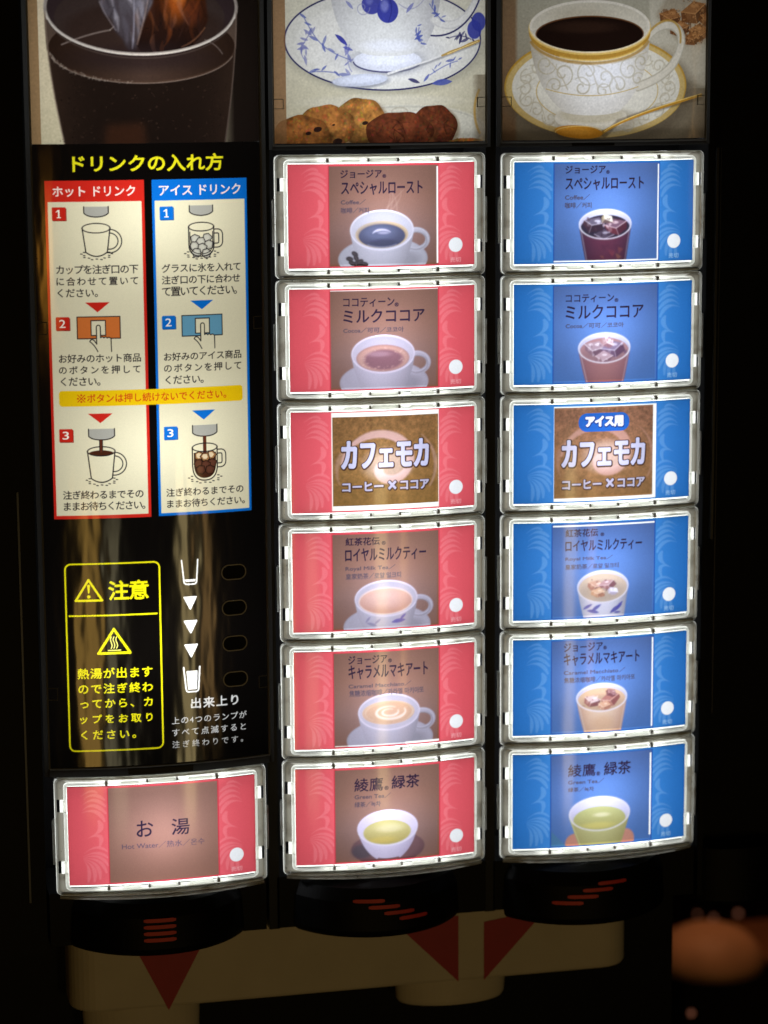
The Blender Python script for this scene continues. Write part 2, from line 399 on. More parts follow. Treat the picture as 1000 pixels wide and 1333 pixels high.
def head(cv, t1, t2, t3, t4=None, reg=None, ink=INK):
    """lines of lettering: (text, x0, x1, ytop, ybottom)"""
    cv.text(*t1, ink, 1.2); cv.text(*t2, ink, 1.3)
    soft = tuple(int(v*.7+38) for v in ink)
    cv.text(*t3, soft, .8, alpha=.95)
    if t4: cv.text(*t4, soft, .8, alpha=.95)
    if reg: cv.text('®', *reg, ink, 1.2, alpha=.9)
def hot_cup(cv, cx, cy, rx, ry, liquid, lc, lrx, lry, tint=(186, 182, 204)):
    sh = lambda k: tuple(v*k for v in tint)
    cv.ell(cx+6, cy+150, 238, 112, sh(.84)); cv.ell(cx+6, cy+142, 226, 98, sh(.90), .8); cv.ell(cx+52, cy+160, 150, 62, sh(.70), .8, .4)
    hx = cx+rx+2
    cv.ring(hx+8, cy+52, 66, 50, 26, sh(.88)); cv.ring(hx+8, cy+46, 68, 52, 8, sh(1.0), .8); cv.ring(hx+10, cy+60, 60, 44, 7, sh(.66), .6)
    L = bez((cx-rx, cy+5), (cx-rx+12, cy+120), (cx-rx+60, cy+175), (cx-95, cy+232)); Rr = bez((cx+95, cy+232), (cx+rx-60, cy+175), (cx+rx-10, cy+120), (cx+rx, cy+5))
    body = lambda X, Y: lerp(sh(.98), sh(.70), ((X-cx)/rx+.15)**2*.75+np.clip((Y-cy-60)/260, 0, 1)*.5)
    cv.poly(L+Rr, body)
    cv.ell(cx, cy, rx, ry, sh(1.06)); cv.ell(cx, cy+3, rx-6, ry-5, lambda X, Y: lerp(sh(.80), sh(1.0), (Y-cy+ry)/(1.1*ry)))
    cv.ell(cx, cy+6, rx-10, ry-9, sh(.92), .5, .25)
    cv.ring(cx, cy, rx-2, ry-2, 5, sh(1.14), .9)
    m = cv.em(cx, cy+4, rx-9, ry-8)
    old = cv.clip; cv.clip = (old if old is not None else 1)*m
    liquid(cv, lc[0], lc[1], lrx, lry); cv.clip = old
    cv.line(arc(cx, cy+2, rx-3, ry-2, 20, 160), 7, sh(1.16), .85, soft=2)
def steam(cv, cx, y): 
    for k in range(5): cv.line(bez((cx+random.uniform(-40, 60), y+50), (cx+random.uniform(-40, 60), y), (cx+random.uniform(0, 90), y-50), (cx+random.uniform(-10, 90), y-110)), 9, (226, 210, 214), .13, (.2, 1, .6, .1), soft=8)
def black_coffee(cv, x, y, a, b):
    cv.ell(x, y-3, a, b, (196, 172, 132)); cv.ell(x, y+1, a-10, b-6, (160, 134, 96), .8, .05)
    cv.ell(x, y+4, a-17, b-9, (42, 50, 78)); cv.ell(x-20, y-14, a-50, b-28, (78, 92, 130), .7, .8); cv.ell(x+10, y+40, a-70, 20, (26, 32, 56), .7, .6)
    cv.line(arc(x, y-2, 52, 26, 200, 330), 13, (226, 222, 246), .85, (.3, 1, .7, .2), soft=3); cv.ell(x+8, y-12, 30, 7, (210, 206, 238), .5, .6)
    cv.line(arc(x, y+4, a-22, b-13, 50, 130), 4, (150, 158, 190), .7, soft=2)
def cocoa(cv, x, y, a, b):
    cv.ell(x, y, a, b, (158, 112, 104)); cv.ell(x, y+1, a-8, b-6, (186, 138, 122), .9, .1); cv.ell(x+4, y+8, a-38, b-18, (112, 66, 74), 1, .25)
    for k in range(26): 
        t = random.uniform(0, 6.28); q = random.uniform(.62, .9); cv.ell(x+a*q*math.cos(t), y+b*q*math.sin(t), random.uniform(3, 8), random.uniform(2, 4), (214, 176, 160), .5)
    cv.ell(x-20, y-22, 60, 14, (196, 166, 186), .35, .8)
def milk_tea(cv, x, y, a, b):
    cv.ell(x, y, a, b, (222, 196, 190)); cv.ell(x, y+2, a-7, b-5, lambda X, Y: lerp((206, 160, 142), (190, 132, 108), (Y-y+b)/(2*b)))
    cv.ell(x-10, y-8, a-50, b-32, (222, 184, 176), .5, .9); cv.line(arc(x, y, a-5, b-4, 20, 160), 5, (232, 214, 208), .8, soft=2)
def macchiato(cv, x, y, a, b):
    cv.ell(x, y, a, b, (200, 168, 140)); cv.ell(x, y+2, a-7, b-5, (194, 152, 118), 1, .08)
    for r, w in ((.62, 15), (.34, 12)):
        P = [(x+6+(a*r)*(1-.3*i/30)*math.cos(-.4+5.6*i/30), y-2+(b*r)*(1-.25*i/30)*math.sin(-.4+5.6*i/30)) for i in range(31)]
        cv.line(P, w, (240, 222, 210), .85, (.4, 1, .8, 1, .5, .2), soft=4)
    cv.line(arc(x, y, a-18, b-12, 130, 260), 7, (226, 198, 172), .6, (.1, 1, .1), soft=4); cv.line(arc(x, y, a-10, b-9, 330, 400), 8, (232, 208, 186), .6, (.1, 1, .1), soft=4)
def ice(cv, x, y, s, rot, face, top, edge, hl):
    c, n = math.cos(rot), math.sin(rot); J = lambda: random.uniform(-.16, .16)
    T = lambda p: (x+s*(p[0]*c-p[1]*n), y+s*.72*(p[0]*n+p[1]*c))
    v = {k: T((p[0]+J(), p[1]+J())) for k, p in dict(l=(-1, -.35), t=(.1, -.95), r=(1, -.3), m=(-.1, .3), b=(-.05, 1.1), bl=(-.95, .4), br=(.95, .45)).items()}
    A = [v['l'], v['t'], v['r'], v['m']]; B = [v['l'], v['m'], v['b'], v['bl']]; C = [v['m'], v['r'], v['br'], v['b']]
    cv.poly(B, face, .9); cv.poly(C, edge, .9); cv.poly(A, top, .92)
    cv.line([A[0], A[3], A[2]], s*.07, hl, .75, soft=1); cv.line([A[3], B[2]], s*.06, hl, .5, soft=1); cv.ell(*T((.15, -.45)), s*.28, s*.12, hl, .65, .5); cv.ell(*T((-.5, .2)), s*.16, s*.2, hl, .25, .6)
    for k in range(7): cv.ell(*T((random.uniform(-.9, .9), random.uniform(-.8, .9))), s*random.uniform(.05, .22), s*random.uniform(.04, .14), random.choice([hl, face, edge, edge]), .55, .4, random.uniform(0, 3))
def glass(cv, cx, cy, rx, ry, by, bl, br, liq, surf, ly, cubes, opaque=None):
    Lp = bez((cx-rx, cy), (cx-rx+14, cy+90), (bl, by)); Rp = bez((br, by), (cx+rx-14, cy+90), (cx+rx, cy))
    if opaque: cv.poly(Lp+Rp, lambda X, Y: lerp(opaque, [v*.66 for v in opaque], ((X-cx)/rx+.1)**2*.9))
    else: cv.poly(Lp+Rp, lambda X, Y: lerp(liq[0], liq[1], np.abs((X-cx)/rx)**2*.8+np.clip((Y-cy-60)/190, 0, 1)*.35))
    cv.ell(cx, cy, rx, ry, (206, 204, 224)); cv.ell(cx, cy+2, rx-6, ry-5, lambda X, Y: lerp((196, 196, 220), (168, 160, 188), (Y-cy+ry)/(2*ry)))
    old = cv.clip; cv.clip = old*cv.em(cx, cy+2, rx-6, ry-5)
    cv.ell(cx, cy+ly, rx-9, ry-10, surf); cv.ell(cx, cy+ly+16, rx-30, ry-34, tuple(v*.8 for v in surf), .6, .5)
    for q in cubes: ice(cv, *q)
    cv.clip = old
    cv.ring(cx, cy, rx-2, ry-2, 4.5, (226, 224, 240), .8)
    cv.line(arc(cx, cy+1, rx-3, ry-2, 10, 170), 7, (224, 218, 226), .8, soft=2)
    if not opaque:
        cv.line([(cx-rx+9, cy+16), (bl+7, by)], 6, (214, 214, 230), .45, soft=3); cv.line([(cx+rx-9, cy+16), (br-7, by)], 5, (206, 206, 226), .45, soft=3)
def leaf(cv, x, y, s, rot, col, alpha=1):
    c, n = math.cos(rot), math.sin(rot); T = lambda p: (x+s*(p[0]*c-p[1]*n), y+s*(p[0]*n+p[1]*c))
    cv.poly([T(p) for p in bez((-1, 0), (-.1, -.62), (1, 0))+bez((1, 0), (.1, .45), (-1, 0))], col, alpha)
def kraft(cv, x0, y0, x1, y1):
    m = ((cv.X > x0) & (cv.X < x1) & (cv.Y > y0) & (cv.Y < y1)).astype(float); cv.clip = m
    n1 = boxblur(RNG.normal(0, 1, (cv.h, cv.w)), 1); n2 = boxblur(RNG.normal(0, 1, (cv.h, cv.w)), 3); n = n1/n1.std()*.6+n2/n2.std()*.6
    cv.a = np.where(m[..., None] > 0, np.clip(cv.a*(1+n[..., None]*.075), 0, 255), cv.a)
def mocha(cv, blue):
    x0, x1 = (218, 791) if not blue else (221, 776)
    w = (244, 243, 240)
    if not blue: cv.rect(214, 6, 793, 528, w); box = (219, 30, 790, 503)
    else: cv.rect(218, 14, 793, 528, w); box = (220, 20, 774, 511)
    b = box; cv.rect(*b, (132, 96, 60) if not blue else (138, 98, 76)); kraft(cv, *b)
    cv.put((cv.Y-80)/430, (140, 108, 54), .5)
    sw = (204, 168, 168) if not blue else (186, 142, 132)
    ox = 0 if not blue else -6
    cv.line([(500+ox+(235-5.6*i)*math.cos(math.pi*1.02+i*.165), 290+(205-4.6*i)*math.sin(math.pi*1.02+i*.165)) for i in range(42)], 50, sw, .80, (.2, .8, 1, .8, 1, 1, .6), soft=9)
    cv.ell(510, 290, 120, 80, (232, 214, 218), .5, .7)  # pale centre glow painted under the lettering
    cv.line(arc(540, 300, 235, 220, -48, 30), 22, sw, .42, (.1, 1, .4), soft=8)
    cv.line(arc(490, 320, 250, 200, 160, 235), 30, sw, .35, (.1, 1, .2), soft=10)
    fg, ed = (188, 188, 216), (66, 44, 36)
    yA, yB = (156, 307) if not blue else (194, 344); yC, yD = (372, 432) if not blue else (407, 468)
    xa, xb = (263, 738) if not blue else (259, 730)
    cv.text('カフェモカ', xa, xb, yA, yB, ed, 6.5, grow=6.5, shift=(1.5, 2), alpha=.95); cv.text('カフェモカ', xa, xb, yA, yB, fg, 6.5)
    for t, a, c in (('コーヒー', 0, .47), ('×', .52, .62), ('ココア', .66, 1)):
        p, q = xa+4+(xb-xa-4)*a, xa+4+(xb-xa-4)*c; ya, yb = (yC+4, yD-4) if t != '×' else (yC+2, yD-8)
        cv.text(t, p, q, ya, yb, ed, 3, grow=5, shift=(1.5, 2), alpha=.9); cv.text(t, p, q, ya, yb, (184, 180, 204), 3)
    if blue:
        cv.rrect(352, 53, 636, 153, 46, (40, 96, 184)); cv.text('アイス用', 389, 603, 68, 130, (24, 50, 120), 5, grow=4, shift=(1, 2)); cv.text('アイス用', 389, 603, 68, 130, (226, 230, 248), 5)
    cv.clip = None
def white_edges(cv, L):
    cv.clip = None
    for r in L: cv.rect(*r, (250, 250, 252))
def art(kind, blue):
    cv = base_label(blue); n = len(kind); T = None
    if kind == 'mocha':
        mocha(cv, blue); cv.mul(((cv.X > 219) & (cv.X < 774) & (cv.Y > 30) & (cv.Y < 503)).astype(float), (.90, .90, .91)); cv.grain(.014); return cv
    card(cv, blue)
    if kind == 'water':
        cv.put(np.ones((cv.h, cv.w)), (150, 112, 104), .5)
        cv.text('お', 357, 445, 197, 286, INK, 1.2); cv.text('湯', 541, 638, 198, 288, INK, 1.2)
        cv.text('Hot Water／热水／온수', 279, 716, 315, 351, tuple(v+34 for v in INK), .4)
    elif kind == 'roast':
        if not blue:
            steam(cv, 520, 250); hot_cup(cv, 490, 343, 168, 104, black_coffee, (489, 370), 140, 70, (196, 198, 216))
            for x, y, r in ((345, 465, .6), (318, 490, .2), (352, 486, 1.1), (372, 505, -.4), (330, 512, .5), (396, 518, .2), (352, 520, 1.5), (374, 527, .1)):
                cv.ell(x, y, 19, 12, (38, 34, 36), 1, .1, r); cv.line([(x-11*math.cos(r), y-11*math.sin(r)), (x+11*math.cos(r), y+11*math.sin(r))], 3, (108, 96, 92), .7, soft=1)
            head(cv, ('ジョージア', 273, 490, 32, 75), ('スペシャルロースト', 276, 708, 92, 162), ('Coffee／', 274, 405, 183, 211), ('咖啡／커피', 274, 420, 225, 255), (492, 513, 56, 76))
            white_edges(cv, [(784, 20, 793, 522)])
        else:
            k = ((430, 330, 58, .3, (60, 32, 36), (96, 84, 100), (40, 20, 26), (220, 214, 226)), (545, 345, 64, -.3, (92, 30, 34), (110, 74, 86), (66, 22, 28), (232, 206, 206)), (500, 305, 36, .8, (150, 132, 96), (214, 206, 190), (96, 70, 60), (250, 246, 226)), (480, 395, 58, .1, (44, 22, 28), (70, 54, 66), (38, 16, 22), (196, 186, 200)))
            glass(cv, 491, 331, 145, 80, 530, 384, 606, ((92, 34, 48), (38, 22, 36)), (34, 24, 34), 22, k)
            for q in range(9): x, y = random.uniform(405, 585), random.uniform(420, 515); cv.poly([(x, y), (x+random.uniform(20, 50), y+random.uniform(5, 22)), (x+random.uniform(5, 30), y+random.uniform(20, 44))], random.choice([(140, 62, 50), (170, 110, 60), (70, 26, 40), (120, 40, 48)]), .5, blur=1)
            head(cv, ('ジョージア', 271, 490, 22, 65), ('スペシャルロースト', 272, 704, 84, 152), ('Coffee／', 270, 405, 172, 203), ('咖啡／커피', 270, 414, 214, 246), (492, 512, 48, 68))
            white_edges(cv, [(212, 521, 786, 528), (784, 20, 791, 528)])
    elif kind == 'cocoa':
        if not blue:
            hot_cup(cv, 492, 345, 169, 100, cocoa, (490, 368), 142, 71, (190, 184, 206))
            head(cv, ('ココティーン', 281, 553, 50, 98), ('ミルクココア', 281, 717, 110, 181), ('Cocoa／可可／코코아', 281, 602, 205, 233), None, (553, 576, 78, 100))
            white_edges(cv, [(214, 10, 790, 13)])
        else:
            k = ((440, 345, 60, .2, (120, 84, 92), (160, 132, 140), (92, 60, 70), (236, 226, 232)), (545, 350, 62, -.3, (92, 62, 84), (126, 106, 132), (76, 46, 64), (222, 214, 230)), (510, 315, 38, .9, (170, 132, 134), (226, 202, 204), (140, 92, 98), (250, 240, 240)), (485, 400, 52, 0, (140, 98, 100), (184, 150, 156), (112, 72, 80), (240, 228, 232)))
            glass(cv, 492, 345, 145, 82, 530, 390, 600, ((156, 100, 94), (112, 66, 74)), (158, 112, 112), 18, k)
            head(cv, ('ココティーン', 277, 543, 58, 101), ('ミルクココア', 277, 711, 114, 190), ('Cocoa／可可／코코아', 278, 598, 210, 239), None, (545, 567, 82, 103))
    elif kind == 'tea':
        if not blue:
            hot_cup(cv, 500, 365, 170, 98, milk_tea, (497, 380), 148, 75)
            for x, y, s, r in ((400, 478, 22, -.9), (420, 505, 30, .3), (452, 490, 22, -.7)): leaf(cv, x, y, s, r, (112, 108, 150), .8)
            for x, y, s, r in ((566, 492, 40, -.15), (590, 470, 24, -.8)): leaf(cv, x, y, s, r, (66, 58, 150), .9)
            head(cv, ('紅茶花伝', 282, 466, 31, 75), ('ロイヤルミルクティー', 280, 720, 88, 162), ('Royal Milk Tea／', 281, 551, 183, 214), ('皇家奶茶／로얄 밀크티', 283, 581, 224, 256), (476, 498, 54, 76))
        else:
            k = ((455, 355, 44, .4, (150, 92, 72), (190, 142, 118), (116, 66, 52), (238, 214, 196)), (520, 350, 42, -.5, (140, 84, 80), (176, 130, 130), (104, 56, 58), (250, 242, 246)), (470, 395, 40, .1, (190, 132, 92), (216, 170, 130), (150, 92, 62), (246, 222, 196)), (552, 385, 30, .8, (200, 190, 210), (236, 232, 246), (170, 156, 180), (255, 252, 255)))
            glass(cv, 496, 360, 145, 90, 532, 388, 616, None, (196, 172, 148), 8, k, (214, 210, 226))
            for x, y, s, r in ((410, 470, 30, -.5), (440, 498, 36, .2), (458, 478, 34, -.6)): leaf(cv, x, y, s, r, (84, 82, 160), .9)
            for x, y, s, r in ((570, 488, 42, -.6), (590, 470, 30, -.9), (578, 508, 20, -.1)): leaf(cv, x, y, s, r, (66, 62, 146), .9)
            head(cv, ('紅茶花伝', 284, 466, 38, 82), ('ロイヤルミルクティー', 284, 718, 98, 163), ('Royal Milk Tea／', 285, 550, 188, 216), ('皇家奶茶／로얄 밀크티', 285, 583, 231, 260), (478, 500, 62, 83))
            white_edges(cv, [(216, 16, 790, 24)])
    elif kind == 'caramel':
        if not blue:
            hot_cup(cv, 512, 345, 169, 100, macchiato, (508, 349), 144, 66)
            head(cv, ('ジョージア', 291, 503, 28, 75), ('キャラメルマキアート', 292, 728, 80, 158), ('Caramel Macchiato／', 292, 634, 181, 208), ('焦糖浓缩咖啡／카라멜 마키아또', 295, 705, 217, 252), (506, 528, 52, 74))
            white_edges(cv, [(216, 521, 600, 525), (600, 517, 790, 528)])
        else:
            k = ((440, 355, 50, .2, (132, 70, 62), (206, 180, 180), (104, 50, 48), (244, 232, 232)), (545, 345, 52, -.4, (150, 78, 58), (160, 96, 82), (120, 58, 50), (232, 196, 176)), (548, 312, 34, .8, (112, 60, 56), (140, 92, 92), (96, 46, 48), (206, 176, 176)), (510, 385, 36, .1, (190, 128, 92), (212, 160, 122), (160, 98, 70), (240, 214, 190)))
            glass(cv, 495, 336, 145, 80, 532, 396, 606, ((222, 190, 160), (168, 118, 92)), (206, 168, 132), 16, k)
            cv.ell(500, 480, 60, 40, (214, 160, 110), .4, .8)
            head(cv, ('ジョージア', 280, 498, 24, 74), ('キャラメルマキアート', 280, 711, 82, 152), ('Caramel Macchiato／', 280, 628, 175, 204), ('焦糖浓缩咖啡／카라멜 마키아또', 281, 686, 216, 248), (500, 520, 48, 70))
            white_edges(cv, [(784, 20, 792, 522)])
    elif kind == 'green':
        if not blue:
            cv.ell(502, 462, 203, 92, (84, 52, 54)); cv.ell(500, 452, 190, 78, (104, 66, 66), .6, .2); cv.ell(360, 470, 58, 40, (44, 46, 54), .7, .5)
            for q in range(7): cv.line([(310+q*3, 425+q*14), (420, 428+q*14)], 3, (64, 40, 44), .5, soft=2)
            L = bez((333, 350), (360, 470), (440, 520)); Rr = bez((566, 520), (640, 470), (667, 350)); cv.poly(L+arc(503, 505, 64, 14, 150, 30)+Rr, lambda X, Y: lerp((206, 200, 230), (146, 134, 168), ((X-480)/180)**2*.8+np.clip((Y-440)/120, 0, 1)*.5))
            cv.ell(500, 346, 168, 101, (214, 208, 240)); cv.ell(500, 349, 160, 94, lambda X, Y: lerp((198, 190, 228), (216, 210, 238), (Y-250)/190))
            cv.clip = cv.clip*cv.em(500, 349, 158, 92); cv.ell(497, 372, 132, 69, (182, 174, 100)); cv.ell(497, 376, 124, 62, lambda X, Y: lerp((192, 186, 116), (164, 150, 62), (Y-310)/120)); cv.ell(510, 350, 70, 22, (222, 216, 170), .5, .8); cv.ell(470, 412, 70, 16, (196, 172, 60), .6, .8)
            card_clip = ((cv.Y > 13) & (cv.Y < 527) & (cv.X > 214) & (cv.X < 790)).astype(float); cv.clip = card_clip
            cv.line(arc(500, 347, 165, 99, 15, 165), 7, (228, 224, 246), .85, soft=2)
            h = (('綾鷹', 318, 476, 62, 137), ('緑茶', 522, 678, 58, 133), ('Green Tea／', 319, 519, 150, 180), ('绿茶／녹차', 319, 462, 193, 224), (482, 506, 112, 136))
        else:
            cv.ell(352, 520, 60, 62, (196, 128, 106), 1, .15); cv.ell(640, 510, 50, 60, (200, 132, 108), 1, .15); cv.poly([(214, 440), (300, 527), (214, 527)], (70, 124, 150), .6)
            L = bez((313, 350), (335, 440), (372, 530)); Rr = bez((612, 530), (645, 440), (665, 350)); cv.poly(L+Rr, lambda X, Y: lerp((186, 180, 112), (142, 132, 68), ((X-480)/170)**2*.7+np.clip((Y-400)/160, 0, 1)*.4))
            cv.ell(489, 352, 176, 99, (212, 208, 232)); cv.ell(489, 355, 168, 92, lambda X, Y: lerp((204, 200, 230), (186, 182, 206), (Y-260)/190))
            cv.clip = cv.clip*cv.em(489, 355, 166, 90); cv.ell(489, 385, 150, 74, lambda X, Y: lerp((178, 178, 112), (164, 156, 76), (Y-310)/140)); cv.ell(500, 360, 46, 12, (232, 224, 186), .6, .8); cv.ell(480, 420, 90, 18, (208, 190, 90), .6, .8)
            cv.clip = ((cv.Y > 13) & (cv.Y < 527) & (cv.X > 214) & (cv.X < 790)).astype(float)
            cv.line(arc(489, 354, 172, 96, 8, 172), 7, (222, 218, 206), .85, soft=2); cv.line([(322, 380), (378, 528)], 6, (226, 220, 170), .5, soft=3)
            h = (('綾鷹', 307, 463, 64, 136), ('緑茶', 510, 668, 62, 138), ('Green Tea／', 308, 513, 151, 180), ('绿茶／녹차', 308, 454, 195, 222), (467, 489, 112, 136))
        head(cv, *h)
        if blue: white_edges(cv, [(780, 30, 789, 500)])
    cv.clip = None
    m = ((cv.Y > 13) & (cv.Y < 519) & (cv.X > 214) & (cv.X < 780)).astype(float)            # softened insert, the cover's veiling light painted over its centre
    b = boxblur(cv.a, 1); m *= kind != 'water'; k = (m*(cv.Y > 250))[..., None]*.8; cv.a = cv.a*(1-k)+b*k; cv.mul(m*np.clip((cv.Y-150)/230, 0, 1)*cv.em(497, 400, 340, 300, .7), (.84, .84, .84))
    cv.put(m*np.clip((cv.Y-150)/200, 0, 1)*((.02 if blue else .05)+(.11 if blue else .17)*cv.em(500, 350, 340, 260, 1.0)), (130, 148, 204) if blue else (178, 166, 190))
    cv.grain(.016); return cv

# ------------------------------------------------------------------ selection buttons
FU0, FU1 = -.0576, .0572; FZ0, FZ1 = -.0325, .0318
LPC = (.92, .94, 1.0)
def frame_mesh():
    b = MB()
    #        inset_u, inset_z, forward, radius, material
    b.sweep([(.0004, .0004, -.0045, 1.0, 2), (.0000, .0000, -.0020, 1.0, 2), (.0004, .0003, -.0004, .95, 0), (.0009, .0006, .0002, .9, 2),
             (.0016, .0011, -.0008, .85, 1), (.0052, .0026, -.0011, .9, 0), (.0056, .0029, .0004, .9, 0), (.0066, .0037, .0004, .7, 0), (.0070, .0040, -.0010, .6, 0)], FU0, FU1, FZ0, FZ1, .0028)
    b.box(-.0550, .0545, FZ0+.0001, FZ0+.0011, -.0035, -.0002, 4, bow=.0036)         # bulging lower lip
    b.box(-.0540, .0535, FZ0+.0013, FZ0+.0019, -.002, .0003, 0, bow=.0014)           # bright bead above the lip
    b.box(-.0550, .0545, FZ1-.0011, FZ1-.0001, -.0035, -.0004, 4, bow=.0024)         # upper ledge
    for s in (-1, 1):
        e = FU0 if s < 0 else FU1
        b.box(e+(-.0011 if s < 0 else -.0003), e+(.0003 if s < 0 else .0009), -.0155, .0085, -.006, -.0004, 0 if s < 0 else 2, back=False)
    return b
_fb = frame_mesh(); FRAME = None
def clip_mesh(z):
    b = MB()
    for z in (z,):
        s = 1 if z > 0 else -1; z0, z1 = (z+s*.0007, z+s*.0028)
        lo, hi = min(z0, z1), max(z0, z1)
        b.box(-.0072, .0066, lo, hi, -.001, .0009, 0, back=False); b.box(-.0215, -.0130, lo, hi-.0006, -.001, .0008, 0, back=False); b.box(.0140, .0262, lo, hi-.0006, -.001, .0008, 0, back=False)
        for u in (-.0296, .0290): b.box(u-.0007, u+.0007, lo-.0001, hi+.0002, -.001, .0012, 1, back=False)
        for u in (-.0082, .0076): b.box(u-.0005, u+.0005, lo+.0004, hi, -.001, .0010, 1, back=False)
    return b
def side_clip_mesh(u):
    b = MB(); s = 1 if u > 0 else -1
    b.box(min(u-.0030*s, u+.0016*s), max(u-.0030*s, u+.0016*s), -.0034, .0034, -.0010, -.0002, 0, n=4); b.box(min(u-.0016*s, u-.0002*s), max(u-.0016*s, u-.0002*s), -.0030, .0030, -.0004, .0008, 0); return b
KINDS = ('roast', 'cocoa', 'mocha', 'tea', 'caramel', 'green')
NAMES = dict(roast='coffee', cocoa='milk cocoa', mocha='cafe mocha', tea='milk tea', caramel='caramel macchiato', green='green tea', water='hot water')
shared = {}
def button(c, r, kind, blue):
    loc = (CX[c], CY[c], rowz(c, r)); z = loc[2]
    if 'frame' not in shared:
        o = _fb.build('selection_button', [M_RIM, M_CHAN, M_LIP, M_CHAN2, M_LIP2], ROOT, loc, True); shared['frame'] = o.data
    else: o = place(bpy.data.objects.new('selection_button', shared['frame']), ROOT, loc)
    o['label'] = '%s %s button with a clear plastic frame' % ('blue iced' if blue else 'pink hot' if kind != 'water' else 'pink plain', NAMES[kind])
    if r == 5:                                                                        # the lowest button ends in a thicker lip
        if 'lip' not in shared:
            b = MB(); b.box(-.0555, .0550, FZ0-.0019, FZ0+.0000, -.004, -.0010, 0, bow=.0052); b.box(-.0550, .0545, FZ0-.0006, FZ0-.0002, .001, .0002, 1, bow=.0052)
            shared['lip'] = b.build('lower_lip', [M_LIP, M_RIM], o, loc).data
        else: place(bpy.data.objects.new('lower_lip', shared['lip']), o, loc)
        backlight(o, c, 0, z-.0333, -.0058, 'AREA', (.085, .0016), .0011, (.97, 1, .97))
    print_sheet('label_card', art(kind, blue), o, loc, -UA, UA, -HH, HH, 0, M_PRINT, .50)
    for key in ('diffuser', 'clip_strip', 'clip_strip_low'):
        nm = 'diffuser' if key == 'diffuser' else 'clip_strip'
        if key not in shared:
            if key == 'diffuser':
                b = MB()
                for (u0, u1, z0, z1) in ((-.0509, -UA, -.0280, .0275), (UA, .0505, -.0280, .0275), (-UA, UA, HH, .0275), (-UA, UA, -.0280, -HH)): b.sheet(u0, u1, z0, z1, -.0010)
                ob = b.build(nm, M_DIFF, o, loc)
            else: ob = clip_mesh(HH if key == 'clip_strip' else -HH).build(nm, [M_CLIP, M_STUD], o, loc)
            shared[key] = ob.data
        else: place(bpy.data.objects.new(nm, shared[key]), o, loc)
    for u in (-.0527, .0523):
        for dz in (.0165, -.0170):
            k = ('side', u)
            l2 = (loc[0], loc[1], z+dz)
            if k not in shared: ob = side_clip_mesh(u).build('side_clip', [M_CLIP, M_STUD2], o, l2); shared[k] = ob.data
            else: place(bpy.data.objects.new('side_clip', shared[k]), o, l2)
    backlight(o, c, 0, z, -.0095, 'AREA', (.113, .0625), .0348, (.97, 1, .97))
    for dz, pw in ((.0299, .0034), (-.0309, .0040)): backlight(o, c, 0, z+dz, -.0058, 'AREA', (.070, .0046), pw, (.97, 1, .97))
    backlight(o, c, 0, z, -.022, 'POINT', .006, .092, LPC)
for c, blue in ((1, False), (2, True)):
    for r, k in enumerate(KINDS): button(c, r, k, blue)
button(0, 5, 'water', False)

